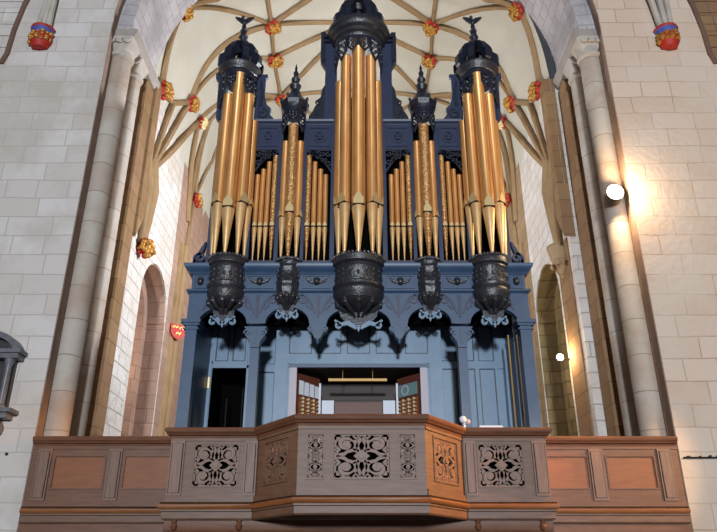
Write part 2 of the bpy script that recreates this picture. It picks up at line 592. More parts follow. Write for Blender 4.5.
for s, side in ((-1, 'left'), (1, 'right')):
    half_column(CXA + s * 4.79, 11.23, 0.205, 'thick pale half-column nearest the nave wall on the %s of the arch' % side)
    half_column(CXA + s * 4.78, 11.86, 0.20, 'slimmer half-column set behind the front one on the %s of the arch' % side)
    ab = MB()
    poly = [(CXA + s * 4.47, ZS + 0.10), (CXA + s * 4.47, ZS + 0.01), (CXA + s * 4.55, ZS - 0.13), (CXA + s * 4.96, ZS - 0.13), (CXA + s * 4.96, ZS + 0.10)]
    ab.prism(poly, 11.0, 12.75, XZ)
    ab.build('trim_' + ('3' if s < 0 else '4'), 'abacus')['kind'] = 'structure'

# ---- recessed panels of the nave wall at the top corners
for s, side in ((-1, 'left'), (1, 'right')):
    p = MB()
    pts = [(s * 6.78, 12.6), (s * 6.86, 12.2), (s * 6.93, 11.6), (s * 6.95, 11.0), (s * 7.02, 10.75)]
    p.tube([(a, 10.80, b) for a, b in pts], 0.055, 8)
    p.tube([(s * 7.0, 10.80, 10.78), (s * 9, 10.80, 10.70)], 0.035, 8)
    p.build('trim_' + ('5' if s < 0 else '6'), 'pink')['kind'] = 'structure'
    p = MB()
    for k in range(9):
        z = 10.85 + k * 0.30
        x0 = 6.98 - 0.02 * k
        p.box(s * x0, s * 9.2, 10.775, 10.80, z, z + 0.285)
    p.build('trim_' + ('7' if s < 0 else '8'), 'pier' if s > 0 else 'wall')['kind'] = 'structure'

# ---- choir beyond: side walls with arched openings, far wall
CXC, A_, B_, Z0 = -0.18, 4.52, 6.0, 9.6
for s, side in ((-1, 'left'), (1, 'right')):
    xw = CXC + s * A_
    ya, yb = 13.85, 15.95
    zsp, cy, rr = 7.15, (13.85 + 15.95) / 2, (15.95 - 13.85) / 2
    poly = [(12.68, 0), (ya, 0)] + arc(cy, zsp, rr, 180, 0, 20) + [(yb, 0), (yb + .004, 0), (yb + .004, 11.8), (12.68, 11.8)]
    MB().prism(poly, xw, xw + s * 0.75, YZ).build('wall_choir_' + side, 'choir')['kind'] = 'structure'
    # stone lining of the far jamb and its inner order
    j = MB().box(xw + s * 0.02, xw + s * 0.78, yb - 0.004, yb + 0.003, 0, zsp)
    j.ribbon(arc(cy, zsp, rr - 0.01, 180, 0, 20), 0.02, xw + s * 0.03, xw + s * 0.78, YZ)
    j.box(xw + s * 0.45, xw + s * 0.78, yb - 0.28, yb + 0.003, 0, zsp)
    j.ribbon(arc(cy, zsp, rr - 0.15, 180, 0, 20), 0.14, xw + s * 0.45, xw + s * 0.78, YZ)
    j.build('trim_' + ('9' if s < 0 else '10'), 'aisle_pink' if s < 0 else 'aisle_olive')['kind'] = 'structure'
    # aisle behind
    a = MB().box(xw + s * 2.6, xw + s * 2.9, 12.7, 26, 0, 11)
    a.box(xw + s * 0.75, xw + s * 2.6, 17.6, 17.9, 0, 11)
    a.box(xw + s * 0.75, xw + s * 2.9, 12.7, 18, 10.6, 10.9)
    a.build('wall_aisle_' + side, 'aisle_pink' if s < 0 else 'aisle_olive')['kind'] = 'structure'
    # masonry below the string beyond the opening
    b = MB().box(xw, xw + s * 0.7, yb + 0.004, 26, 0, 11.8)
    b.build('wall_masonry_' + side, 'aisle_pink' if s < 0 else 'aisle')['kind'] = 'structure'
    b = MB().box(xw - s * 0.14, xw + s * 0.1, 12.66, 13.02, 8.5, 11.9).prism([(12.66, 8.5), (13.02, 8.5), (12.66, 7.9)], xw - s * 0.14, xw + s * 0.1, YZ)
    b.build('wall_rib_' + side, 'pier')['kind'] = 'structure'
    if s > 0:
        b = MB().box(xw - .03, xw + .02, 12.9, 13.66, 0, 8.0)
        b.build('wall_facing_right', 'pier')['kind'] = 'structure'
    # wall pier between the bays, tan
    q = MB().tube([(xw, 16.75, 0), (xw, 16.75, 9.6)], 0.17, 10).tube([(xw, 17.0, 0), (xw, 17.0, 9.6)], 0.10, 8)
    q.tube([(xw, 16.5, 0), (xw, 16.5, 9.6)], 0.10, 8)
    q.build('trim_' + ('11' if s < 0 else '12'), 'rib')['kind'] = 'structure'
MB().box(-8, 8, 25.6, 26, 0, 17).build('wall_back', 'choir')['kind'] = 'structure'

# ---- vault: squarish tunnel carrying a net of ribs
def vpt(th, y, off=0.0):
    c, s_ = math.cos(math.radians(th)), math.sin(math.radians(th))
    if s_ <= 0:
        r = A_ / abs(c) if abs(th) < 60 or abs(th - 180) < 60 else A_
    else:
        r = ((abs(c) / A_) ** 4 + (s_ / B_) ** 4) ** -0.25
    r -= off
    return (CXC - r * c, y, Z0 + r * s_)          # th = 0 left, 90 crown, 180 right
v = MB()
ths = [-6 + 192 * i / 72 for i in range(73)]
ys = [12.62 + i * 0.45 for i in range(30)]
for y in ys:
    for t in ths:
        # shallow severies: the web sags a little between ribs
        v.v.append(vpt(t, y, -0.05 * abs(math.sin(math.radians(t * 4))) * abs(math.sin(y * 2.2))))
m = len(ths)
v.f = [(i * m + j, i * m + j + 1, (i + 1) * m + j + 1, (i + 1) * m + j) for i in range(len(ys) - 1) for j in range(m - 1)]
ceil = v.build('ceiling', 'plaster', smooth=180)
ceil['kind'] = 'structure'
NODE = {'A': (28.4, 13.19), 'D': (47.8, 12.78), 'E': (69.3, 14.78), 'G': (68.5, 16.12), 'K': (68.7, 17.95),
        'B': (39.5, 15.19), 'C': (40.5, 16.19), 'S': (1.6, 13.15), 'L': (20.7, 17.17), 'U1': (57.5, 13.35), 'U2': (69.3, 13.3),
        'U3': (77.9, 13.98), 'N': (90, 14.78), 'N2': (90, 17.7), 'F': (-19.6, 13.24), 'P': (10, 16.75), 'Q': (45.3, 16.88),
        'W': (60, 12.75), 'X': (90, 13.0), 'Y': (40, 18.2), 'Z': (69, 20.5), 'P2': (0, 16.9), 'N3': (90, 20.5), 'H': (18, 13.6), 'J': (31.5, 14.1)}
def rib(a, b, w=0.085, mirror=True):
    for s in ((1, -1) if mirror else (1,)):
        (t0, y0), (t1, y1) = a, b
        pts = []
        for i in range(15):
            f = i / 14
            t = t0 + (t1 - t0) * f
            if s < 0:
                t = 180 - t
            pts.append(vpt(t, y0 + (y1 - y0) * f, 0.03))
        MB().tube(pts, w * .88, 8, 1.0).build('rib', 'rib', ceil)
for a, b, w_ in (('A', 'D', .10), ('D', 'U1', .09), ('U1', 'X', .08), ('D', 'E', .07), ('E', 'U2', .07), ('E', 'X', .085), ('E', 'N', .07), ('E', 'B', .085),
                 ('G', 'E', .06), ('G', 'K', .06), ('G', 'N', .08), ('G', 'B', .08), ('K', 'N', .075), ('K', 'N2', .07), ('K', 'C', .075),
                 ('K', 'N3', .06), ('K', 'Z', .06), ('S', 'J', .10), ('J', 'A', .07), ('J', 'B', .08), ('S', 'B', .10), ('S', 'C', .10), ('P', 'C', .09), ('P', 'Q', .07),
                 ('L', 'Q', .08), ('L', 'P2', .08), ('L', 'Y', .06), ('Q', 'K', .07), ('Y', 'K', .06)):
    rib(NODE[a], NODE[b], w_)

# springer clusters (fans gathered to a corbel)
def springer(s):
    x = CXC + s * A_
    p = MB()
    for dy, r in ((-0.22, .16), (0.0, .24), (0.22, .16)):
        p.tube([(x - s * 0.02, 13.36 + dy * 0.4, 8.05), (x - s * 0.05, 13.32 + dy * 0.6, 8.6), (x - s * 0.08, 13.28 + dy * 0.8, 9.3), (x - s * 0.03, 13.2 + dy * 1.2, 10.0)],
               [r * 0.5, r * 0.7, r * 0.9, r * 0.8], 10)
    return p.build('springer', 'rib', ceil)
springer(-1)
springer(1)

# ---- roof bosses: red leaves with gilded foliage
BLAB = {}
def boss(pos, nrm, r, label, pale=False, grp='gilded roof bosses of the vault'):
    t = thing('roof_boss', pos, label, 'boss', grp)
    n = Vector(nrm).normalized()
    a = n.orthogonal().normalized()
    b = n.cross(a)
    rnd = random.Random(str(label))
    p = MB()
    P = Vector(pos)
    for k in range(8):
        an = 2 * PI * k / 8 + rnd.random() * 0.4
        d = a * math.cos(an) + b * math.sin(an)
        c = P + d * r * 0.68 + n * r * 0.12
        p.ball(c, r * (0.25 + 0.10 * rnd.random()), 8, 5)
    p.ball(P + n * r * 0.05, r * 0.62, 10, 6)
    p.build('leaf_backing', 'red', t)
    g = MB()
    for k in range(17):
        an = 2 * PI * k / 17 + rnd.random() * 0.5
        rr = r * (0.30 + 0.50 * rnd.random())
        d = a * math.cos(an) + b * math.sin(an)
        g.ball(P + d * rr + n * r * (0.42 + 0.2 * rnd.random()), r * (0.17 + 0.12 * rnd.random()), 8, 5)
    g.ball(P + n * r * 0.55, r * 0.30, 8, 5)
    for k in range(6):
        an = 2 * PI * k / 6 + rnd.random()
        d = a * math.cos(an) + b * math.sin(an)
        g.tube([P + d * r * 0.2 + n * r * 0.6, P + d * r * 0.6 + n * r * 0.62, P + d * r * 0.9 + n * r * 0.3], [r * .14, r * .12, r * .04], 6)
    g.build('gilded_foliage', 'gilt_white' if pale else 'gilt', t)
    return t
def vnorm(p):
    return Vector((CXC, p[1], Z0 + 2)) - Vector(p)
for k, r, nm, pale in (('A', .25, 'gilded boss at the foot of the wall rib beside the %s capital', False),
                       ('D', .24, 'red boss close under the %s curve of the great arch', False),
                       ('E', .25, 'red and gold boss level with the %s outer tower figure', False),
                       ('G', .25, 'red and gold boss second from the top, %s of the centre tower', False),
                       ('K', .25, 'partly hidden red boss directly above the small %s turret', False),
                       ('B', .24, 'red and gold boss on the %s vault haunch beside the outer pipe tower', False),
                       ('C', .20, 'pale gilded boss lowest on the %s haunch rib, catching the light', True),
                       ('L', .22, 'orange gilded boss on the far %s wall beside the outer tower pipes', False)):
    th, y = NODE[k]
    for s in (1, -1):
        p = vpt(th if s > 0 else 180 - th, y, 0.10)
        boss(p, vnorm(p), r, nm % ('left' if s > 0 else 'right'), pale)

# corbels carrying the springers
boss((CXC - A_ + 0.12, 13.38, 7.98), (1, -1, -0.3), 0.24, 'gilded foliage corbel under the rib cluster on the left white wall', False, 'choir corbels')
cb = MB()
for k, (r, z) in enumerate(((.10, 7.3), (.20, 7.6), (.24, 7.8), (.20, 8.0))):
    pass
cb.lathe([(0.03, 7.25), (0.16, 7.45), (0.22, 7.75), (0.27, 7.95), (0.27, 8.0)], CXC + A_ - 0.034, 13.36, 8, PI / 2, 1.5 * PI)
for k in range(5):
    cb.ball((CXC + A_ - 0.2 - 0.03 * (k % 2), 13.05 + k * 0.1, 7.5 + 0.05 * (k % 3)), 0.07, 6, 4)
o = cb.build('corbel', 'aisle')
tag(o, 'plain brown stone corbel under the rib cluster on the right wall', 'corbel', 'choir corbels')

# ================================================================== NAVE WALL FITTINGS
def wall_corbel(s, label):
    x = s * 6.24 - 0.08
    t = thing('vault_corbel', (x, 10.8, 11.2), label, 'corbel', 'painted corbels of the nave vault')
    c = MB()
    c.lathe([(0.02, 11.08), (0.15, 11.10), (0.21, 11.22), (0.22, 11.32), (0.21, 11.40)], x, 10.78, 10, PI, 2 * PI)
    c.build('red_bowl', 'red', t)
    g = MB()
    rnd = random.Random(s)
    for k in range(21):
        a = PI + PI * (k % 7 + 0.5) / 7
        z = 11.22 + 0.075 * (k // 7) + 0.05 * rnd.random()
        g.ball((x + 0.2 * math.cos(a), 10.77 + 0.2 * math.sin(a), z), 0.03 + 0.03 * rnd.random(), 7, 5)
    g.build('gilded_leaf', 'gilt', t)
    MB().lathe([(0.19, 11.40), (0.21, 11.50), (0.23, 11.52)], x, 10.78, 10, PI, 2 * PI).build('blue_band', 'bluepaint', t)
    MB().lathe([(0.23, 11.52), (0.245, 11.55), (0.235, 11.58), (0.2, 11.58)], x, 10.78, 10, PI, 2 * PI).build('red_rim', 'red', t)
    r = MB()
    for k, (dx, lean) in enumerate(((-0.11, -0.22), (0.0, -0.08), (0.11, 0.0))):
        r.tube([(x + dx, 10.72, 11.57), (x + dx - s * 0.0 + lean * s * 0.3, 10.70, 12.2), (x + dx + lean * s * 1.0, 10.6, 13.2)], [.055, .06, .07], 8)
    r.build('vault_shaft', 'cap', t)
    return t
wall_corbel(-1, 'red, blue and gold corbel with rising shafts high on the left wall')
wall_corbel(1, 'red, blue and gold corbel with rising shafts high on the right wall')

# memorial tablet at the left edge
mx = -5.90
t = thing('wall_monument', (mx, 10.8, 3.5), 'grey marble wall memorial with curved pediment, cut by the left picture edge', 'memorial')
MB().box(mx - .42, mx + .42, 10.72, 10.8, 3.95, 4.72).build('inscription_slab', 'marble_dark', t)
for s in (-1, 1):
    MB().lathe([(.075, 3.93), (.075, 3.98), (.055, 4.0), (.05, 4.6), (.07, 4.66), (.085, 4.72)], mx + s * .36, 10.66, 14).build('column', 'marble', t)
MB().box(mx - .52, mx + .52, 10.56, 10.8, 4.72, 4.80).box(mx - .56, mx + .56, 10.52, 10.8, 4.80, 4.86).build('entablature', 'marble', t)
MB().ribbon(arc(mx, 4.72, .50, 16, 164, 16, .41), .045, 10.55, 10.8, XZ).build('curved_pediment', 'marble', t)
MB().prism(arc(mx, 4.78, .42, 10, 170, 14, .32), 10.7, 10.8, XZ).build('tympanum', 'marble_dark', t)
MB().box(mx - .60, mx + .60, 10.5, 10.8, 3.86, 3.92).box(mx - .52, mx + .52, 10.56, 10.8, 3.78, 3.86).build('shelf', 'marble', t)
MB().ribbon(spiral(mx + .25, 3.62, .16, .04, 90, -300), .035, 10.62, 10.8, XZ).ribbon(spiral(mx - .25, 3.62, .16, .04, 90, 480), .035, 10.62, 10.8, XZ).build('scroll_bracket', 'marble', t)
MB().prism([(mx - .3, 3.78), (mx + .3, 3.78), (mx + .12, 3.5), (mx, 3.42), (mx - .12, 3.5)], 10.68, 10.8, XZ).build('apron', 'marble_dark', t)

# conduit on the right wall
c = MB().tube([(4.93, 10.77, 3.215), (7.6, 10.77, 3.215)], .013, 8)
for k in range(16):
    c.box(5.0 + k * .16 + random.uniform(-.04, .04), 5.03 + k * .16, 10.74, 10.8, 3.215, 3.235 + random.uniform(0, .03))
tag(c.build('conduit_pipe', 'iron'), 'thin dark conduit running level along the right wall beside the gallery end', 'pipe')
c = MB()
c.ball((-5.36, 10.79, 3.27), .025, 8, 5)
tag(c.build('wall_hook', 'iron'), 'tiny dark iron hook on the left wall under the memorial', 'hook')

# floodlights
def flood(x, y, z, r, label, power, hold):
    t = thing('floodlight', (x, y, z), label, 'lamp', 'warm floodlights on the right')
    hb = MB()
    for p0, p1, ra, rb in (((x, y + r * 1.1, z), (x, y, z), r * .55, r),):
        hb.tube([p0, (x, y + r * .5, z), p1], [ra, r * .9, rb], 18)
    hb.build('housing', 'iron', t)
    MB().tube([(x, y - .002, z), (x, y - .02, z)], r * .9, 18).build('lens', 'lens', t)
    MB().tube([(x, y + r, z), hold], .02, 8).build('bracket', 'iron', t)
    point('floodlight_bulb', (x - 0.02, y - .12, z), power, (1.0, .70, .40), .06)
    return t
flood(4.60, 10.79, 7.85, .16, 'glaring warm floodlight high on the front right half-column', 200, (4.66, 11.03, 7.85))
flood(4.10, 13.62, 5.63, .075, 'small glaring floodlight at the edge of the right-hand choir opening', 45, (4.335, 13.75, 5.63))

# red shield on the far left wall
sx = CXC - A_
sh = thing('heraldic_shield', (sx + .05, 16.45, 7.25), 'small red shield with gold charges on the stone beside the left organ post', 'shield')
T, l = frame((sx + .02, 16.36), (sx + .34, 16.62))
poly = [(0, 7.32), (l, 7.32), (l, 7.12), (l * .82, 7.0), (l / 2, 6.92), (l * .18, 7.0), (0, 7.12)]
MB().prism(poly, -.03, .03, T).build('field', 'red', sh)
for u, zz in ((l * .28, 7.24), (l * .72, 7.24), (l * .5, 7.08)):
    g = MB().ribbon([(u - .07, zz - .03), (u - .02, zz + .035), (u + .02, zz - .02), (u + .07, zz + .04)], .02, .03, .042, T)
    g.build('gold_charge', 'gilt', sh)

# ================================================================== GALLERY
XL, XR = -4.90, 4.80
gal = thing('organ_gallery', (0, 10.0, 0), 'carved oak organ gallery with canted centre bay spanning the arch', 'gallery')
PATH = [(XL, 10.66), (-2.64, 10.66), (-2.64, 9.97), (-1.43, 9.97), (-.78, 9.07), (.86, 9.07), (1.47, 9.97), (2.64, 9.97), (2.64, 10.66), (XR, 10.66)]
rail = [(-.16, 3.38), (-.02, 3.36), (.02, 3.36), (.03, 3.39), (.06, 3.40), (.075, 3.43), (.09, 3.44), (.10, 3.47), (.09, 3.495), (.06, 3.505), (-.12, 3.505), (-.16, 3.49)]
MB().sweep(PATH, rail).build('handrail', 'oakm', gal, smooth=30)
MB().sweep(PATH, [(-.05, 2.42), (.03, 2.42), (.07, 2.405), (.09, 2.43), (.085, 2.465), (.06, 2.48), (.02, 2.49), (-.05, 2.49)]).build('ledge_moulding', 'roll', gal, smooth=50)
MB().sweep(PATH, [(.0, 2.485), (.065, 2.485), (.065, 2.497), (.0, 2.497)]).build('ledge_shadow_line', 'slot', gal)  # dark strip painting the shadow line above the ledge
MB().sweep(PATH, [(.0, 2.372), (.044, 2.372), (.044, 2.386), (.0, 2.386)]).build('fascia_shadow_line', 'slot', gal)  # dark strip painting the shadow line under the ledge moulding
MB().sweep(PATH, [(-.05, 2.27), (.02, 2.27), (.035, 2.29), (.035, 2.37), (.05, 2.38), (.05, 2.42), (-.05, 2.42)]).build('fascia', 'oak', gal, smooth=30)
MB().prism([(a, b) for a, b in PATH] + [(XR, 12.9), (XL, 12.9)], 2.30, 2.44, lambda u, n, v_: (u, v_, n)).build('deck', 'oakm', gal)

def tracery(mb, cu, cv, hu, hv, T, n0, n1):
    """pierced carving: lozenge, four curling scrolls, leafy spandrels"""
    def mp(a, b):
        return (cu + a * hu, cv + b * hv)
    sq = min(hu, hv)
    th = sq * .098
    mb.ribbon([mp(-.95, -.95), mp(.95, -.95), mp(.95, .95), mp(-.95, .95)], th * .8, n0, n1, T, True)
    mb.prism([mp(0, .30), mp(.30, 0), mp(0, -.30), mp(-.30, 0)], n0, n1 + .012, T)
    mb.prism([mp(a, b) for a, b in arc(0, 0, .13, 0, 360, 16)[:-1]], n0, n1 + .03, T)
    for su in (-1, 1):
        for sv in (-1, 1):
            s1 = [mp(su * a, sv * b) for a, b in spiral(.55, .55, .38, .10, 225, 225 - 400, 26)]
            mb.ribbon(s1, th * .95, n0, n1, T)
            mb.ribbon([mp(su * .1, sv * .2), mp(su * .28, sv * .28), mp(su * .5, sv * .22), mp(su * .62, sv * .1), mp(su * .9, sv * .02)], th * .8, n0, n1, T)
            mb.ribbon([mp(su * .1, sv * .2), mp(su * .16, sv * .5), mp(su * .08, sv * .7), mp(su * .02, sv * .92)], th * .8, n0, n1, T)
            mb.prism([mp(su * a, sv * b) for a, b in arc(.55, .55, .15, 0, 360, 10)[:-1]], n0, n1 + .01, T)
            mb.ribbon([mp(su * .80, sv * .80), mp(su * .95, sv * .95)], th * 1.6, n0, n1, T)
            mb.ribbon([mp(su * .93, sv * .42), mp(su * .80, sv * .30), mp(su * .93, sv * .16)], th * .8, n0, n1, T)
            mb.ribbon([mp(su * .42, sv * .93), mp(su * .28, sv * .80), mp(su * .16, sv * .93)], th * .8, n0, n1, T)
    return mb

def panelled(p0, p1, openings, wood='oak', raised=(), flat=()):
    """one straight run of gallery front: framed board with pierced or solid openings (u0, u1, z0, z1, solid)"""
    T, l = frame(p0, p1)
    zb, zt = 2.49, 3.37
    f = MB()
    us = sorted(openings)
    u = 0.0
    for (a, b, z0, z1, solid) in us:
        f.box(u, a, -.045, 0, zb, zt, T)
        f.box(a, b, -.045, 0, zb, z0, T)
        f.box(a, b, -.045, 0, z1, zt, T)
        u = b
    f.box(u, l, -.045, 0, zb, zt, T)
    f.box(0, l, 0, .022, zb, zb + .09, T)
    f.box(0, l, 0, .018, zt - .05, zt, T)
    o = f.build('panel_frame', wood, gal)
    for (a, b, z0, z1, solid) in us:
        e = MB()
        g = .022
        for q in ((a - g, a, z0 - g, z1 + g), (b, b + g, z0 - g, z1 + g), (a, b, z0 - g, z0), (a, b, z1, z1 + g)):
            e.box(q[0], q[1], 0, .014, q[2], q[3], T)
        e.build('panel_moulding', wood if not solid else 'oakm', gal)
        if solid:
            MB().box(a, b, -.035, -.018, z0, z1, T).build('solid_panel', 'orange', gal)
        else:
            tr = MB()
            if (b - a) > (z1 - z0) * 1.2:
                cm, h = (a + b) / 2, (z1 - z0) / 2
                tracery(tr, cm, (z0 + z1) / 2, (b - a) / 2, h, T, -.04, -.006)
            elif (b - a) < (z1 - z0) * .6:
                cm = (a + b) / 2
                hh = (z1 - z0) / 2
                tracery(tr, cm, z0 + hh * .5, (b - a) / 2, hh * .5, T, -.04, -.006)
                tracery(tr, cm, z0 + hh * 1.5, (b - a) / 2, hh * .5, T, -.04, -.006)
            else:
                tracery(tr, (a + b) / 2, (z0 + z1) / 2, (b - a) / 2, (z1 - z0) / 2, T, -.04, -.006)
            tr.build('pierced_carving', wood + ('v' if wood == 'oak' else ''), gal)
            # black boards set further back darken the piercing
    for a, b in raised:
        r = MB().box(a, b, 0, .04, zb + .09, zt - .05, T)
        r.box(a + .03, b - .03, .04, .055, zb + .13, zt - .09, T)
        r.build('pilaster', 'oakv', gal)
        g_ = MB()
        g_.ribbon([(a + .025, zb + .125), (b - .025, zb + .125), (b - .025, zt - .085), (a + .025, zt - .085)], .006, .03, .042, T, True)
        g_.build('pilaster_shade_outline', 'slot', gal)  # dark outline strip painting shade round the raised field
    return o

zc0, zc1 = 2.71, 3.25
panelled(PATH[4], PATH[5], [(.13, .33, zc0, zc1, 0), (.465, 1.175, zc0, zc1, 0), (1.31, 1.51, zc0, zc1, 0)])
T, l = frame(PATH[3], PATH[4])
panelled(PATH[3], PATH[4], [(l / 2 - .33, l / 2 + .33, zc0, zc1, 0)])
panelled(PATH[5], PATH[6], [(l / 2 - .33, l / 2 + .33, zc0, zc1, 0)])
panelled(PATH[2], PATH[3], [(.34, .95, zc0, zc1 + .02, 0)], raised=((.0, .2), (1.05, 1.22)))
l2 = PATH[7][0] - PATH[6][0]
panelled(PATH[6], PATH[7], [(l2 - .95, l2 - .34, zc0, zc1 + .02, 0)], raised=((l2 - .2, l2), (.01, .17)))
panelled(PATH[1], PATH[2], [], 'oakm')
panelled(PATH[7], PATH[8], [], 'oakm')
L3 = -2.66 - XL
panelled(PATH[0], PATH[1], [(.36, 1.10, 2.76, 3.21, 1), (1.41, 2.13, 2.76, 3.21, 1)], 'oakm', raised=((.10, .30), (1.16, 1.36)))
L4 = XR - 2.66
panelled(PATH[8], PATH[9], [(L4 - 2.08, L4 - 1.36, 2.76, 3.21, 1), (L4 - 1.06, L4 - .36, 2.76, 3.21, 1)], 'oakm', raised=((L4 - .30, L4 - .10), (L4 - 1.33, L4 - 1.12)))
# black boards added behind the parapet, painting the dark inside its openings
MB().sweep([(PATH[3][0] + .02, 10.5), (PATH[3][0] + .18, 10.25), (PATH[4][0] + .17, 9.32), (PATH[5][0] - .17, 9.32), (PATH[6][0] - .18, 10.25), (PATH[6][0] - .02, 10.5)],
           [(-.02, 2.46), (0, 2.46), (0, 3.2), (-.02, 3.2)]).build('dark_backing', 'black', gal)
for s in (-1, 1):
    MB().box(s * 1.6, s * 2.6, 10.2, 10.22, 2.46, 3.3).build('dark_backing', 'black', gal)
# brackets / dentils under the side fascias
for s in (-1, 1):
    for k in range(2):
        x = s * (1.62 + k * .88)
        MB().lathe([(.0, 2.13), (.035, 2.15), (.05, 2.19), (.03, 2.23), (.045, 2.27)], x, 9.99, 10).build('drop_pendant', 'oakm', gal)
# stepped mouldings and panelling of the screen below
for x0, x1, yf in ((XL - .02, -2.70, 10.70), (2.70, XR + .02, 10.70)):
    low = MB()
    low.box(x0, x1, yf - .02, yf + .06, 2.13, 2.27)
    low.box(x0, x1, yf - .05, yf + .06, 2.03, 2.10)
    low.box(x0, x1, yf, yf + .06, 0.3, 2.13)
    low.build('screen_board', 'oakm', gal)
for s in (-1, 1):
    st = MB()
    for k in range(5):
        x = s * (2.75 + .5 * k)
        st.box(x, x + s * .10, 10.64, 10.70, .3, 2.03)
    st.box(s * 2.7, s * (4.9 if s < 0 else 4.82), 10.64, 10.70, 1.93, 2.03)
    st.build('screen_stile', 'roll', gal)
MB().box(-2.7, 2.7, 10.2, 10.26, 0, 2.2).build('screen_panelling', 'darkwood', gal)
MB().sweep([(-2.62, 10.1), (-2.62, 10.02), (2.62, 10.02), (2.62, 10.1)], [(-.05, 2.12), (.0, 2.12), (.02, 2.16), (.02, 2.27), (-.05, 2.27)]).build('lower_fascia', 'oakm', gal)

# ================================================================== THE ORGAN
ZD = 2.45                                   # gallery deck
YF = 11.0                                   # case front
org = thing('pipe_organ', (0, 11.4, ZD), 'tall blue pipe organ with five towers of gilded pipes', 'organ')

def part(mb, name, m_, parent=None, **k):
    return mb.build(name, m_, parent or org, **k)

# ---- lower storey: posts, columns, arcade
for s in (-1, 1):
    p = MB().box(s * 2.70, s * 2.89, YF - .02, YF + .24, ZD, 5.40)
    po = part(p, 'end_post', 'blue')
    part(MB().box(s * 2.66, s * 2.93, YF - .05, YF + .26, 5.40, 5.44).box(s * 2.64, s * 2.96, YF - .08, YF + .26, 5.44, 5.50).box(s * 2.67, s * 2.92, YF - .04, YF + .25, 5.33, 5.36), 'post_capital', 'blue', po)
    x = s * 1.72
    c = MB().box(x - .075, x + .075, YF, YF + .16, ZD, 5.12)
    co = part(c, 'column', 'blue')
    k = MB().prism([(x - .075, 5.02), (x + .075, 5.02), (x + .09, 5.12), (x + .17, 5.24), (x + .13, 5.3), (x + .19, 5.38), (x - .19, 5.38), (x - .13, 5.3), (x - .17, 5.24), (x - .09, 5.12)], YF - .03, YF + .17, XZ)
    k.ribbon(spiral(x - .13, 5.27, .055, .015, 200, -160), .014, YF - .05, YF - .03, XZ).ribbon(spiral(x + .13, 5.27, .055, .015, -20, 340), .014, YF - .05, YF - .03, XZ)
    k.ribbon([(x, 5.08), (x, 5.34)], [.01, .03], YF - .045, YF - .03, XZ)
    part(k, 'column_capital', 'blue', co)

# arcaded fascia: one board with five scalloped arches
sup = [-2.70, -1.72, -.68, .68, 1.72, 2.70]
lo = []
zsp = 5.44
edge = []
halfw = [0, .15, .14, .14, .15, 0]
for i in range(5):
    x0, x1 = sup[i] + halfw[i], sup[i + 1] - halfw[i + 1]
    cxm, rr = (x0 + x1) / 2, (x1 - x0) / 2
    edge += arc(cxm, zsp, rr, 180, 0, 18, .30)
poly = [(-2.89, 6.03), (-2.89, zsp)] + edge + [(2.89, zsp), (2.89, 6.03)]
fas = part(MB().prism(poly, YF, YF + .14, XZ), 'arcade_fascia', 'blue')
am = MB()
j = 0
for i in range(5):
    x0, x1 = sup[i] + halfw[i], sup[i + 1] - halfw[i + 1]
    cxm, rr = (x0 + x1) / 2, (x1 - x0) / 2
    am.ribbon(arc(cxm, zsp, rr + .012, 180, 0, 18, .312), .02, YF - .02, YF + .005, XZ)
part(am, 'arch_moulding', 'blue', fas)
for x in sup:
    sp = MB()
    for s in ((-1, 1) if abs(x) < 2.6 else ((1,) if x < 0 else (-1,))):
        sp.ribbon(spiral(x + s * .25, 5.87, .09, .02, 90, 90 - s * 420, 20), .014, YF - .018, YF, XZ)
        sp.ribbon([(x + s * .05, 5.62), (x + s * .11, 5.78), (x + s * .2, 5.93), (x + s * .34, 5.96)], [.012, .022, .018, .006], YF - .018, YF, XZ)
        sp.ribbon([(x + s * .12, 5.70), (x + s * .2, 5.76), (x + s * .18, 5.85)], [.02, .014, .006], YF - .018, YF, XZ)
    if abs(x) < 2.6:
        sp.ribbon([(x, 5.55), (x, 5.68), (x, 5.8), (x, 5.95)], [.012, .03, .02, .034], YF - .025, YF, XZ)
    part(sp, 'spandrel_carving', 'navy', fas)
for x in (-.68, .68):
    p = MB().box(x - .14, x + .14, YF - .03, YF + .14, 5.36, 5.46)
    p.prism([(x - .17, 5.36), (x + .17, 5.36), (x + .15, 5.30), (x + .09, 5.27), (x + .06, 5.2), (x, 5.14), (x - .06, 5.2), (x - .09, 5.27), (x - .15, 5.30)], YF - .04, YF + .12, XZ)
    p.ribbon(spiral(x - .11, 5.33, .05, .012, 200, -160), .013, YF - .06, YF - .04, XZ).ribbon(spiral(x + .11, 5.33, .05, .012, -20, 340), .013, YF - .06, YF - .04, XZ)
    p.lathe([(0.0, 5.07), (.03, 5.10), (.035, 5.14), (.015, 5.17), (.03, 5.22)], x, YF, 10)
    part(p, 'arcade_pendant', 'blue')

# frieze with winged heads
fr = MB().box(-2.87, 2.87, YF + .01, YF + .2, 6.03, 6.36)
frz = part(fr, 'frieze', 'blue')
CH = [-2.72, -1.70, -.72, .72, 1.70, 2.72]
for x in CH:
    w_ = .10 if abs(x) > 2.5 else .24
    pm = MB()
    pm.ribbon([(x - w_, 6.085), (x + w_, 6.085), (x + w_, 6.315), (x - w_, 6.315)], .012, YF - .012, YF + .01, XZ, True)
    part(pm, 'frieze_moulding', 'blue', frz)
for x in CH:
    c = MB().ball((x, YF - .02, 6.2), (.055, .05, .065), 12, 8)
    c.ball((x, YF - .07, 6.195), (.012, .012, .014), 6, 4)
    c.ball((x, YF - .01, 6.24), (.06, .045, .04), 10, 6)
    if abs(x) < 2.5:
        for s in (-1, 1):
            for q in range(3):
                c.ribbon([(x + s * .04, 6.18), (x + s * (.11 + .02 * q), 6.20 + .02 * q), (x + s * (.19 - .025 * q), 6.28 - .045 * q)], [.02, .022, .006], YF - .035 + .006 * q, YF + .01, XZ)
    part(c, 'cherub_head', 'dark')
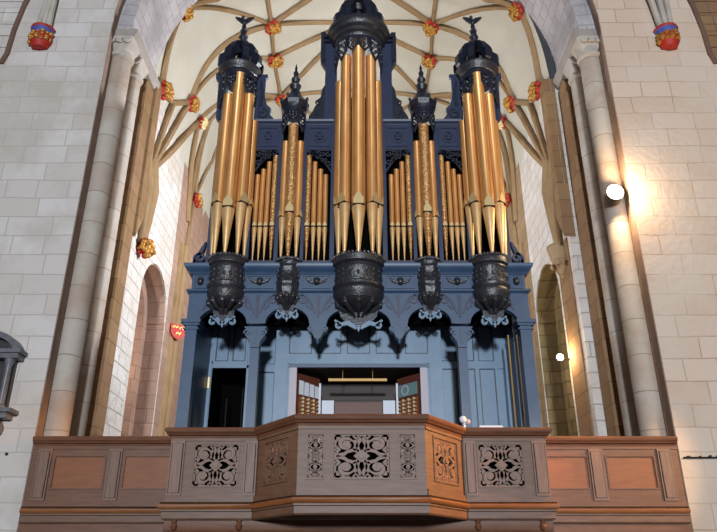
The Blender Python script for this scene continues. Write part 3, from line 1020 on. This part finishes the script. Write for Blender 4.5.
part(MB().sweep([(-2.89, YF + .6), (-2.89, YF), (2.89, YF), (2.89, YF + .6)], [(-.05, 5.99), (.02, 5.99), (.05, 6.02), (.05, 6.05), (.0, 6.07), (-.05, 6.07)]), 'string_moulding', 'blue')
part(MB().sweep([(-2.89, YF + .6), (-2.89, YF), (2.89, YF), (2.89, YF + .6)], [(-.1, 6.34), (.02, 6.34), (.04, 6.39), (.09, 6.42), (.12, 6.47), (.12, 6.51), (-.1, 6.53)]), 'cornice', 'blue')
part(MB().box(-2.86, 2.86, YF + .14, YF + 1.2, 6.03, 6.50), 'impost_floor', 'navydark')
part(MB().box(-2.70, 2.70, YF + 1.5, YF + 1.55, 5.2, 6.5).box(-2.70, 2.70, YF + .15, YF + .78, 6.0, 6.028), 'dark_cavity', 'black')  # black boards paint the darkness above and behind the arcade

# ---- recessed back of the lower storey
yb, yc = 12.2, 11.8
b = MB()
b.box(-2.70, -2.64, yb - .03, yb, ZD, 6.0).box(-2.02, -1.42, yb, yb + .04, ZD, 6.0).box(-2.66, -2.02, yb, yb + .04, 5.0, 6.0)
side_l = part(b, 'back_panel', 'panel')
b = MB().box(1.42, 2.70, yb, yb + .04, ZD, 6.0)
side_r = part(b, 'back_panel', 'panel')
def raised_frame(mb, x0, x1, z0, z1, y, cols, w=.05, d=.03):
    n = len(cols)
    mb.box(x0, x1, y - d, y, z0, z0 + w).box(x0, x1, y - d, y, z1 - w, z1)
    for x in cols:
        mb.box(x - w / 2, x + w / 2, y - d, y, z0, z1)
def panel_rows(x0, x1, rows, cols, y, parent, sw=.07):
    """stiles and rails proud of the boarding, a dark strip for groove and shade and a raised field in every panel"""
    st_, gr = MB(), MB()
    for z0, z1 in rows:
        st_.box(x0, x1, y - .03, y, z0, z0 + sw).box(x0, x1, y - .03, y, z1 - sw, z1)
        for a, b in zip(cols[:-1], cols[1:]):
            st_.box(a, a + sw / 2, y - .03, y, z0 + sw, z1 - sw).box(b - sw / 2, b, y - .03, y, z0 + sw, z1 - sw)
            g0, g1, h0, h1 = a + sw / 2, b - sw / 2, z0 + sw, z1 - sw
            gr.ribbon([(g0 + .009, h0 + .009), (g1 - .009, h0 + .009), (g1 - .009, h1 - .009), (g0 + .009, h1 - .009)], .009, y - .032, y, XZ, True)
    part(st_, 'panel_stile', 'panel', parent)
    part(gr, 'panel_groove_shade', 'navydark', parent)  # dark strips paint stained grooves together with their shade
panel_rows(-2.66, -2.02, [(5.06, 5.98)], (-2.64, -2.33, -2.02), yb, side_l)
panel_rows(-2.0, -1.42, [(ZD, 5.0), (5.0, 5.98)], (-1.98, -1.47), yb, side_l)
r = MB()
r.box(-2.74, -2.65, yb - .05, yb, ZD, 5.05).box(-2.02, -1.94, yb - .045, yb, ZD, 5.05).box(-2.7, -1.94, yb - .045, yb, 5.0, 5.07)
part(r, 'door_frame', 'panel', side_l)
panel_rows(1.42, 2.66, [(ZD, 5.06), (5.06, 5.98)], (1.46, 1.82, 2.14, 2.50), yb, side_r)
# doorway: black boards paint the lobby's darkness, faint bars inside
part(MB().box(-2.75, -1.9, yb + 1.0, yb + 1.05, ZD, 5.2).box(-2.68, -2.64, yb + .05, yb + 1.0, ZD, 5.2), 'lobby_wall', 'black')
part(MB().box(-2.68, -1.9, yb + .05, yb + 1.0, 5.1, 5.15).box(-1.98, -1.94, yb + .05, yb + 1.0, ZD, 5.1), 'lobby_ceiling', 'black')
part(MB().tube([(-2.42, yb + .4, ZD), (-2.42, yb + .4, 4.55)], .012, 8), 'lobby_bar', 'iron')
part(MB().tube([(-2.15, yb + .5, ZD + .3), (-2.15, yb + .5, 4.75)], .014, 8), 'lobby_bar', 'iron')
part(MB().box(-2.69, -2.655, yb - .09, yb - .05, 4.62, 4.82), 'hinge_plate', 'gold_pale')
# returns between posts and back
for s in (-1, 1):
    yr = YF + .24 if s < 0 else YF + .55
    part(MB().box(s * 2.70, s * 2.76, yr, yb, ZD, 6.03), 'side_return', 'blue')
part(MB().tube([(2.60, YF + .5, ZD), (2.60, YF + .5, 5.4)], .016, 8), 'brass_rod', 'brass')

# centre section around the console
c = MB().box(-1.45, 1.45, yc, yc + .05, 5.00, 6.0).box(-1.45, -1.20, yc, yc + .05, ZD, 5.0).box(1.20, 1.45, yc, yc + .05, ZD, 5.0)
c.box(-1.45, -1.40, yc + .05, yb, ZD, 6.0).box(1.40, 1.45, yc + .05, yb, ZD, 6.0)
cen = part(c, 'console_surround', 'panel')
r = MB()
r.box(-1.46, 1.46, yc - .035, yc, 4.97, 5.07).box(-1.46, -1.24, yc - .034, yc, ZD, 4.97).box(1.24, 1.46, yc - .034, yc, ZD, 4.97)
part(r, 'opening_frame', 'panel', cen)
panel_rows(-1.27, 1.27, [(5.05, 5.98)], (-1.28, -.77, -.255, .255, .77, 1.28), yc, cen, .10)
for s in (-1, 1):
    part(MB().box(s * 1.27, s * 1.46, yc - .034, yc, 5.07, 5.97), 'corner_stile', 'panel', cen)
part(MB().box(-2.70, 2.70, YF + .50, YF + .60, 5.59, 6.0), 'shade_board', 'black')  # hidden black board added to keep light off the upper back panels
for s in (-1, 1):
    part(MB().box(s * 1.20, s * 1.075, yc - .03, yc + .05, ZD + .8, 4.90), 'opening_jamb', 'lilac', cen)
part(MB().box(-1.22, 1.22, yc - .04, yc + .02, 4.90, 4.97), 'opening_lintel', 'blue', cen)
part(MB().box(-1.25, 1.25, yc + .05, yc + 1.1, 4.93, 4.97).box(-1.25, 1.25, yc + 1.05, yc + 1.1, ZD, 4.95), 'console_recess', 'darkwood', cen)

# ---- upper case: stiles, flats, carved panels
ST = ((2.59, 2.67), (1.93, 2.01), (1.42, 1.49), (.97, 1.03), (.43, .51))
TOPZ = (10.5, 10.5, 9.5, 9.5, 11.3)
for (a, b), zt in zip(ST, TOPZ):
    for s in (-1, 1):
        part(MB().box(s * a, s * b, YF - .02, YF + .12, 6.5, zt).box(s * (a + .02), s * (b - .02), YF - .035, YF - .02, 6.55, zt - .1), 'case_stile', 'navy')
FL = ((-1.94, -1.48), (-.98, -.50), (.50, .98), (1.48, 1.94))
for x0, x1 in FL:
    xm = (x0 + x1) / 2
    part(MB().box(x0, x1, YF - .01, YF + .1, 6.5, 6.60), 'flat_sill', 'navy')
    f = MB().box(x0, x1, YF, YF + .1, 8.90, 9.46)
    f.ribbon([(x0 + .05, 8.97), (x1 - .05, 8.97), (x1 - .05, 9.38), (x0 + .05, 9.38)], .016, YF - .018, YF, XZ, True)
    f.ribbon(arc(xm, 9.175, .12, 0, 360, 18)[:-1], .012, YF - .014, YF, XZ, True)
    for s in (-1, 1):
        f.ribbon(spiral(xm + s * .02, 9.175, .09, .02, 90, 90 + s * 400), .010, YF - .014, YF, XZ)
    cp = part(f, 'carved_panel', 'navy')
    part(MB().sweep([(x0 - .03, YF), (x1 + .03, YF)], [(-.12, 9.44), (.01, 9.44), (.03, 9.48), (.06, 9.50), (.07, 9.54), (-.12, 9.55)]), 'flat_cornice', 'navy')
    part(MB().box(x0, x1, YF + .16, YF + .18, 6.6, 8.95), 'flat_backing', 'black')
# case sides and back
for s in (-1, 1):
    part(MB().box(s * 2.62, s * 2.67, YF + .12, YF + 1.1, 6.5, 9.5), 'case_side', 'navy')
part(MB().box(-2.62, 2.62, YF + 1.05, YF + 1.1, 6.5, 9.0), 'case_back', 'navydark')
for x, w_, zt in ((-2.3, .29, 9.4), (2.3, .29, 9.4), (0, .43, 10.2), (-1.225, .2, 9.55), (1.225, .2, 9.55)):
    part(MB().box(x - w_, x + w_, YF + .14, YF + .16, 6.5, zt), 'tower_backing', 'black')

# ---- pipes
def pipe(x, y, zt, zm, zf, r, ang, m_='gold', mouth=True):
    """body, tapering foot, raised lip and dark mouth slot; ang = facing direction (0 = nave)"""
    d = Vector((math.sin(ang), -math.cos(ang), 0))
    side = Vector((math.cos(ang), math.sin(ang), 0))
    b = MB().lathe([(r * .92, zm + .005), (r, zm + .06), (r, zt - .02), (r * 1.03, zt - .015), (r * 1.03, zt), (r * .85, zt), (r * .85, zt - .05)], x, y, 20)
    o = part(b, 'pipe', m_)
    part(MB().lathe([(r * .16, zf), (r * .20, zf + .03), (r * .6, zf + (zm - zf) * .52), (r * .97, zm - .03), (r * .97, zm - .01)], x, y, 20), 'pipe_foot', m_ if m_ == 'emboss' else 'gold_foot', o)
    C = Vector((x, y, 0))
    def T(u, n, v_):
        p = C + side * u + d * n
        return (p.x, p.y, v_)
    h = r * 2.1
    w_ = r * .72
    lip = [(-w_, zm + .012), (w_, zm + .012), (w_, zm + h * .45), (w_ * .5, zm + h * .75), (0, zm + h), (-w_ * .5, zm + h * .75), (-w_, zm + h * .45)]
    part(MB().prism(lip, r * .72, r * 1.02, T), 'pipe_lip', 'gold_pale', o)
    part(MB().box(-r * .85, r * .85, r * .4, r * .99, zm - .012, zm + .012, T), 'pipe_mouth', 'slot', o)
    return o

def tower_pipes(cx, rad, specs):
    for an, r, zt, zm in specs:
        a = math.radians(an)
        pipe(cx + rad * math.sin(a), YF - rad * math.cos(a) + .02, zt, zm, 6.55, r, a)
for cx in (-2.29, 2.29):
    tower_pipes(cx, .29, ((0, .115, 10.42, 7.48), (-43, .10, 9.98, 7.62), (43, .10, 9.98, 7.62), (-82, .085, 9.5, 7.66), (82, .085, 9.5, 7.66)))
tower_pipes(0, .36, ((0, .125, 11.32, 7.48), (-42, .105, 10.86, 7.58), (42, .105, 10.86, 7.58), (-80, .10, 10.4, 7.64), (80, .10, 10.4, 7.64)))
for cx in (-1.225, 1.225):
    for an, r, zt, zm, m_ in ((0, .095, 9.34, 7.46, 'emboss'), (-62, .07, 9.02, 7.42, 'gold'), (62, .07, 9.02, 7.42, 'gold')):
        a = math.radians(an)
        pipe(cx + .15 * math.sin(a), YF - .14 * math.cos(a) + .02, zt, zm, 6.52, r, a, m_)
for s in (-1, 1):
    for i, (x, zt) in enumerate(((1.865, 8.36), (1.765, 8.48), (1.665, 8.64), (1.55, 8.78))):
        pipe(s * x, YF + .05, zt, 7.28, 6.6, .046 if i < 3 else .053, 0, 'gold' if i < 3 else 'emboss')
    for i, (x, zt) in enumerate(((.925, 8.78), (.81, 8.64), (.705, 8.48), (.605, 8.36))):
        pipe(s * x, YF + .05, zt, 7.28, 6.6, .046 if i else .053, 0, 'gold' if i else 'emboss')

# ---- pipe shades (pierced foliage over the pipe tops)
def curl(mb, cx, cz, r, a0, dr, T, n0, n1, hw=.013):
    pts = spiral(cx, cz, r, r * .2, a0, a0 + dr * 400, 16)
    mb.ribbon(pts, hw, n0, n1, T)
for x0, x1 in FL:
    rise = 1 if abs(x0 + x1) / 2 > 1.2 and x0 < 0 or (abs(x0 + x1) / 2 < 1.2 and x0 > 0) else -1
    sh = MB()
    lowx, highx = (x0, x1) if rise > 0 else (x1, x0)
    dxn = 1 if highx > lowx else -1
    w_ = abs(x1 - x0)
    sh.ribbon([(lowx, 8.40), (lowx + dxn * .12, 8.60), (lowx + dxn * .26, 8.76), (highx, 8.86)], .018, YF - .005, YF + .03, XZ)
    for q in range(4):
        u = lowx + dxn * (.06 + q * .10)
        curl(sh, u, 8.60 + q * .07, .06, 40 * q, dxn, XZ, YF - .005, YF + .03)
        curl(sh, u, 8.78 + q * .02, .055, 90 + 50 * q, -dxn, XZ, YF - .005, YF + .03)
    sh.ribbon([(lowx, 8.88), (highx, 8.88)], .02, YF - .005, YF + .03, XZ)
    part(sh, 'pipe_shade', 'navydark')

def cyl(cx, rad):
    """coordinates wrapped on a tower front: u = angle in degrees from the nave axis"""
    def T(u, n, v_):
        a = math.radians(u)
        return (cx + (rad + n) * math.sin(a), YF - (rad + n) * math.cos(a), v_)
    return T
def tower_shade(cx, rad, z0, z1, lobes):
    T = cyl(cx, rad)
    s = MB()
    n = 20
    s.ribbon([(-90 + 180 * i / n, z1) for i in range(n + 1)], .05, -.01, .02, T)
    for k in range(lobes):
        c = -90 + 180 * (k + .5) / lobes
        wd = 180 / lobes * .5
        drop = (z1 - z0) * (.45 + .55 * abs(math.sin(math.radians(c))))
        pts = [(c - wd, z1), (c - wd * .9, z1 - drop * .6), (c - wd * .25, z1 - drop * .85), (c, z1 - drop)]
        pts2 = [(c + wd, z1), (c + wd * .9, z1 - drop * .6), (c + wd * .25, z1 - drop * .85), (c, z1 - drop)]
        for q in (pts, pts2):
            # strap drawn as a wrapped tube so its width is true
            s.tube([T(u, .005, v_) for u, v_ in q], [.03, .028, .024, .012], 6)
        for f in (.3, .6):
            p = T(c, .01, z1 - drop * f)
            s.ball(p, (.035, .03, .045), 8, 5)
            for sg in (-1, 1):
                s.ball(T(c + sg * wd * .55, .01, z1 - drop * f * .8), (.026, .024, .05), 7, 5)
    return part(s, 'tower_shade', 'navydark')

# ---- tower heads
def crown(cx, zb, r, ztop, finial_top, figure=True, big=False):
    p = MB()
    n = 8
    for k in range(n):
        a = 2 * PI * k / n + PI / 8
        def T(u, nn, v_, a=a):
            return (cx + u * math.cos(a) - nn * math.sin(a), YF + u * math.sin(a) + nn * math.cos(a), v_)
        h = ztop - zb
        pts = [(r * .78, zb), (r * .98, zb + h * .10), (r * 1.0, zb + h * .30), (r * .78, zb + h * .44), (r * .74, zb + h * .60), (r * .60, zb + h * .76), (r * .26, zb + h * .92), (r * .1, ztop)]
        p.ribbon(pts, [.06, .08, .075, .06, .07, .06, .045, .035], -.06, .06, T)
        p.ribbon(spiral(r * .95, zb + h * .20, r * .2, r * .06, 180, 180 - 420), .018, -.03, .03, T)
        p.ribbon(spiral(r * .62, zb + h * .62, r * .15, r * .05, 200, 200 - 420), .016, -.03, .03, T)
    p.lathe([(r * .9, zb - .02), (r * .9, zb + .05), (r * .5, zb + .05)], cx, YF, 16)
    o = part(p, 'tower_crown', 'navydark')
    f = MB()
    H = finial_top - ztop
    f.lathe([(.10, ztop - .14), (.13, ztop - .06), (.07, ztop), (.05, ztop + H * .12), (.085, ztop + H * .2), (.05, ztop + H * .32), (.065, ztop + H * .42), (.035, ztop + H * .55), (.05, ztop + H * .62), (.03, ztop + H * .72), (.012, ztop + H * .8)], cx, YF, 12)
    for k in range(6):
        a = k * PI / 3
        f.ball((cx + .075 * math.cos(a), YF + .075 * math.sin(a), ztop + H * .26), .028, 6, 4)
        f.ball((cx + .06 * math.cos(a), YF + .06 * math.sin(a), ztop + H * .48), .022, 6, 4)
    if figure:
        z = ztop + H * .8
        f.ball((cx, YF, z), (.05, .05, .09), 10, 6)
        f.ball((cx - .03, YF - .05, z + .09), .035, 8, 5)
        for s in (-1, 1):
            f.ribbon([(cx + s * .02, z), (cx + s * .10, z + .07), (cx + s * .19, z + .12)], [.05, .045, .012], YF - .02, YF + .02, XZ)
    else:
        f.lathe([(.012, ztop + H * .78), (.03, ztop + H * .86), (.0, finial_top)], cx, YF, 10)
    part(f, 'finial', 'navydark', o)
    return o

for cx in (-2.35, 2.35):
    s = -1 if cx < 0 else 1
    c = MB().lathe([(.29, 10.40), (.33, 10.46), (.34, 10.52), (.37, 10.54), (.38, 10.59), (.42, 10.63), (.43, 10.69), (.40, 10.72), (.36, 10.74), (.1, 10.77)], cx, YF, 32)
    part(c, 'tower_cap', 'dark')
    tower_shade(cx, .345, 9.80, 10.44, 6)
    crown(cx, 10.74, .38, 11.42, 12.15)
    # wings
    xi, xo = s * 2.0, s * 2.66
    part(MB().prism([(xi, 9.5), (s * 1.62, 9.5), (s * 1.64, 9.62), (s * 1.72, 9.72), (s * 1.70, 9.86), (s * 1.79, 9.95), (s * 1.84, 10.2), (s * 1.84, 10.58), (s * 1.80, 10.60), (s * 1.80, 10.68), (xi, 10.68)], YF + .02, YF + .10, XZ), 'tower_wing', 'navy')
    part(MB().prism([(xo, 9.5), (s * 2.74, 9.6), (s * 2.76, 10.5), (s * 2.82, 10.56), (s * 2.82, 10.68), (xo, 10.68)], YF - .02, YF + .10, XZ), 'tower_wing', 'navy')
    part(MB().ribbon(spiral(s * 1.86, 9.72, .12, .03, 90, 90 + 420 * s), .016, YF - .0, YF + .03, XZ).ribbon([(s * 1.9, 9.9), (s * 1.88, 10.2), (s * 1.92, 10.5)], [.02, .03, .01], YF, YF + .03, XZ), 'wing_carving', 'navydark')
for cx in (-1.24, 1.24):
    c = MB().lathe([(.18, 9.62), (.20, 9.72), (.25, 9.77), (.27, 9.84), (.29, 9.90), (.27, 9.94), (.20, 10.02), (.1, 10.18)], cx, YF, 8, phase=PI / 8)
    part(c, 'turret_cap', 'navydark')
    tower_shade(cx, .20, 9.18, 9.68, 3)
    p = MB()
    for k in range(8):
        a = 2 * PI * k / 8 + PI / 8
        p.ball((cx + .27 * math.cos(a), YF + .27 * math.sin(a), 9.97), (.03, .03, .05), 7, 5)
    part(p, 'turret_knob', 'navydark')
    f = MB().lathe([(.15, 10.04), (.12, 10.16), (.08, 10.26), (.12, 10.36), (.065, 10.44), (.09, 10.52), (.04, 10.6), (.055, 10.68), (.02, 10.75), (.03, 10.8), (.0, 10.93)], cx, YF, 10)
    for k in range(5):
        a = k * 2 * PI / 5
        f.ball((cx + .09 * math.cos(a), YF + .09 * math.sin(a), 10.36), .03, 6, 4)
        f.ball((cx + .06 * math.cos(a), YF + .06 * math.sin(a), 10.54), .025, 6, 4)
    part(f, 'turret_finial', 'navydark')
# centre tower
c = MB().lathe([(.43, 11.20), (.48, 11.26), (.49, 11.32), (.53, 11.35), (.54, 11.42), (.59, 11.46), (.60, 11.52), (.64, 11.56), (.64, 11.63), (.58, 11.67), (.5, 11.71), (.2, 11.73)], 0, YF, 40)
part(c, 'tower_cap', 'dark')
tower_shade(0, .455, 10.62, 11.24, 6)
crown(0, 11.7, .46, 12.6, 13.4)
p = MB()
for k in range(9):
    a = PI + PI * k / 8
    p.ball((.46 * math.cos(a), YF + .46 * math.sin(a), 11.80), (.06, .06, .09), 8, 6)
part(p, 'crown_boss', 'navydark')
for s in (-1, 1):
    part(MB().box(s * .50, s * .66, YF, YF + .12, 9.5, 11.55), 'tower_wing', 'navy')
    b = MB().box(s * .66, s * .76, YF - .02, YF + .14, 11.0, 11.72)
    b.prism([(s * .66, 11.0), (s * .76, 11.0), (s * .70, 10.88), (s * .66, 10.82)], YF, YF + .12, XZ)
    b.box(s * .55, s * .70, YF - .06, YF, 11.44, 11.50).box(s * .55, s * .70, YF - .08, YF, 11.54, 11.62)
    part(b, 'wing_block', 'navydark')
    # scroll cresting on the flats, leaning on the towers
    q = MB()
    q.prism([(s * .66, 9.55), (s * .98, 9.55), (s * .95, 9.68), (s * .88, 9.80), (s * .84, 9.92), (s * .78, 9.95), (s * .80, 10.06), (s * .74, 10.12), (s * .72, 10.3), (s * .66, 10.42)], YF + .02, YF + .09, XZ)
    q.ribbon(spiral(s * .80, 9.68, .10, .025, 90, 90 - s * 420), .016, YF, YF + .03, XZ)
    q.ribbon(spiral(s * .78, 9.98, .06, .015, 90, 90 - s * 420), .012, YF, YF + .03, XZ)
    part(q, 'scroll_cresting', 'navydark')
    # scroll ears on the impost outside the outer towers
    e = MB().ribbon(spiral(s * 2.78, 6.66, .12, .03, -90, -90 + s * 420), .025, YF + .02, YF + .12, XZ)
    e.ribbon([(s * 2.88, 6.56), (s * 2.76, 6.82), (s * 2.70, 6.98)], [.03, .035, .012], YF + .02, YF + .12, XZ)
    part(e, 'scroll_ear', 'navy')

# ---- tower bases (bellies hanging over the arcade)
def belly(cx, r, zt, zb, zp, seg, m_='dark'):
    H = zt - zb
    pr = [(r * .55, zb + H * .12), (r * .70, zb + H * .05), (r * .82, zb + H * .06), (r * .90, zb + H * .16), (r * .93, zb + H * .24), (r * .88, zb + H * .28), (r * .95, zb + H * .33), (r * .95, zb + H * .38), (r * .86, zb + H * .42),
          (r * .85, zb + H * .72), (r * .90, zb + H * .76), (r * .88, zb + H * .80), (r * .98, zb + H * .84), (r * 1.0, zb + H * .96), (r * .94, zt), (r * .3, zt + .01)]
    cyc = YF + .02
    o = part(MB().lathe(pr, cx, cyc, seg, phase=PI / seg), 'tower_base', m_)
    # ornaments round the drum
    orn = MB()
    k = 9 if seg > 12 else 4
    for i in range(k):
        a = PI + PI * (i + .5) / k
        rr = r * .83
        p = Vector((cx + rr * math.cos(a), cyc + rr * math.sin(a), zb + H * .57))
        orn.ball(p, (.03, .03, .055), 8, 5)
        orn.ball(p + Vector((0, 0, .10)), (.02, .02, .03), 6, 4)
        orn.ball(p - Vector((0, 0, .10)), (.02, .02, .03), 6, 4)
    part(orn, 'drum_ornament', m_, o)
    orn = MB()
    for i in range(22):
        a = PI + PI * (i + .5) / 22
        orn.ball((cx + r * .99 * math.cos(a), cyc + r * .99 * math.sin(a), zt), (.022, .022, .028), 6, 4)
    part(orn, 'rim_cresting', m_, o)
    # bowl closing under the ring, with scrolled straps down to a pendant
    pd = MB()
    D = zb - zp
    pd.lathe([(.0, zp - .05), (.045, zp - .01), (.07, zp + .05), (.04, zp + .10), (r * .20, zp + .14), (r * .30, zb - D * .38), (r * .58, zb - D * .20), (r * .74, zb + H * .02), (r * .80, zb + H * .07)], cx, cyc, seg, phase=PI / seg)
    for i in range(5):
        a = PI + PI * (i + .5) / 5
        def P(rr, z):
            return (cx + rr * math.cos(a), cyc + rr * math.sin(a), z)
        pd.tube([P(r * .84, zb + H * .05), P(r * .80, zb - D * .12), P(r * .56, zb - D * .42), P(r * .38, zb - D * .52), P(r * .22, zb - D * .85)], [.03, .036, .04, .03, .024], 6)
        pd.ball(P(r * .80, zb - D * .10), .045, 7, 5)
    part(pd, 'base_pendant', m_, o)
    return o
belly(-2.27, .35, 6.60, 5.80, 5.56, 32)
belly(2.27, .35, 6.60, 5.80, 5.56, 32)
belly(0, .475, 6.58, 5.76, 5.50, 36)
for cx in (-1.215, 1.215):
    belly(cx, .225, 6.58, 5.92, 5.62, 8, 'dark')
# pale strapwork cartouches below the bellies
def cartouche(cx, z, w_):
    c = MB()
    for s in (-1, 1):
        c.ribbon([(cx + s * .03, z - .07), (cx + s * w_ * .45, z + .02), (cx + s * w_ * .75, z - .01), (cx + s * w_, z + .07)], [.03, .04, .035, .015], YF - .10, YF - .05, XZ)
        c.ribbon(spiral(cx + s * w_ * .82, z - .03, .055, .015, 90, 90 - s * 400), .018, YF - .10, YF - .05, XZ)
    c.prism([(cx - .05, z - .02), (cx + .05, z - .02), (cx, z - .14)], YF - .10, YF - .05, XZ)
    part(c, 'strapwork', 'panel')
for cx, w_, z1 in ((0, .36, 5.38), (-2.27, .20, 5.42), (2.27, .20, 5.42), (-1.215, .13, 5.56), (1.215, .13, 5.56)):
    part(MB().prism([(cx - w_, 5.78), (cx + w_, 5.78), (cx + w_ * .85, 5.55), (cx + w_ * .5, z1 + .04), (cx, z1), (cx - w_ * .5, z1 + .04), (cx - w_ * .85, 5.55)], YF - .04, YF + .10, XZ), 'belly_shade_plate', 'navydark')  # dark plates added behind the straps to deepen shade on the panels
cartouche(-2.27, 5.47, .20)
cartouche(2.27, 5.47, .20)
cartouche(0, 5.40, .40)
cartouche(-1.2, 5.58, .16)
cartouche(1.2, 5.58, .16)

# ================================================================== CONSOLE
con = thing('organ_console', (0, 12.3, ZD), 'dark wooden organ console with slanted stop jambs inside the blue surround', 'console')
yk = 12.15
MB().box(-.64, .64, yk, yk + .6, ZD, 3.9).build('key_desk', 'redwood', con)
MB().box(-.42, .42, yk + .12, yk + .15, 3.85, 4.40).build('music_desk', 'redwood', con)
MB().box(-.66, .66, yk + .22, yk + .28, 3.9, 4.46).box(-.66, .66, yk + .20, yk + .3, 4.46, 4.52).build('console_back', 'darkwood', con)
for s in (-1, 1):
    T, l = frame((-1.06, 11.93), (-.70, 12.34)) if s < 0 else frame((.70, 12.34), (1.06, 11.93))
    jb = MB().box(0, l, -.03, 0, 3.3, 4.84, T).build('stop_jamb', 'redwood', con)
    fl = MB().box(.03, l - .03, 0, .006, 4.02, 4.44, T).build('stop_panel', 'orange', jb)
    for cidx in range(4):
        for row in range(6):
            u = l * (.14 + .24 * cidx)
            z = 4.07 + row * .066
            k = MB().tube([T(u, 0, z), T(u, .05, z)], .008, 6).tube([T(u, .045, z), T(u, .065, z)], [.020, .026], 10)
            k.build('stop_knob', 'ivory', jb)
    if s < 0:
        for k in range(4):
            MB().box(l * (.05 + .24 * k), l * (.24 + .24 * k), 0, .012, 4.47, 4.72 - .012 * k, T).build('label_card', 'white', jb)
    else:
        MB().box(l * .1, l * .92, 0, .02, 4.48, 4.70, T).build('glass_panel', 'glass', jb)
        MB().ribbon(arc(l * .4, 4.59, .08, 0, 360, 16)[:-1], .012, .02, .025, T, True).build('glass_ring', 'lilac', jb)
    MB().box(s * .665, s * .70, 12.10, 12.145, 3.4, 4.70).build('jamb_post', 'white', con)
lamp = thing('console_lamp', (0, 12.0, 4.75), 'long brass bar lamp hung across the top of the console opening', 'lamp')
MB().box(-.53, .50, 11.93, 12.0, 4.70, 4.745).build('lamp_bar', 'brass', lamp)
for x in (-.28, .25):
    MB().tube([(x, 11.97, 4.74), (x, 11.97, 4.928)], .008, 8).build('hanging_rod', 'brass', lamp)
for s, nm in ((-1, 'white music sheet standing left of the brown music desk'), (1, 'white music sheet standing right of the brown music desk')):
    o = MB().box(s * .44, s * .655, 12.30, 12.315, 3.93, 4.44).build('music_sheet', 'white')
    tag(o, nm, 'paper', 'music sheets on the console')

# small things on the gallery rail
f = thing('rail_fitting', (1.52, 10.0, 3.50), 'small white twin-headed fitting on the gallery rail at the right inner corner', 'fitting')
MB().tube([(1.52, 10.0, 3.50), (1.52, 10.0, 3.585)], .016, 8).lathe([(.04, 3.502), (.04, 3.515), (.015, 3.52)], 1.52, 10.0, 12).build('stalk', 'white', f)
MB().ball((1.50, 9.98, 3.63), .052, 12, 8).build('round_head', 'white', f)
MB().ball((1.57, 10.0, 3.60), .04, 12, 8).build('side_head', 'lilac', f)
o = MB().box(1.72, 2.06, 9.93, 10.08, 3.506, 3.524).box(1.73, 2.05, 9.94, 10.07, 3.524, 3.536).build('paper_stack', 'white')
tag(o, 'thin white paper stack lying on the right-hand gallery rail', 'paper')
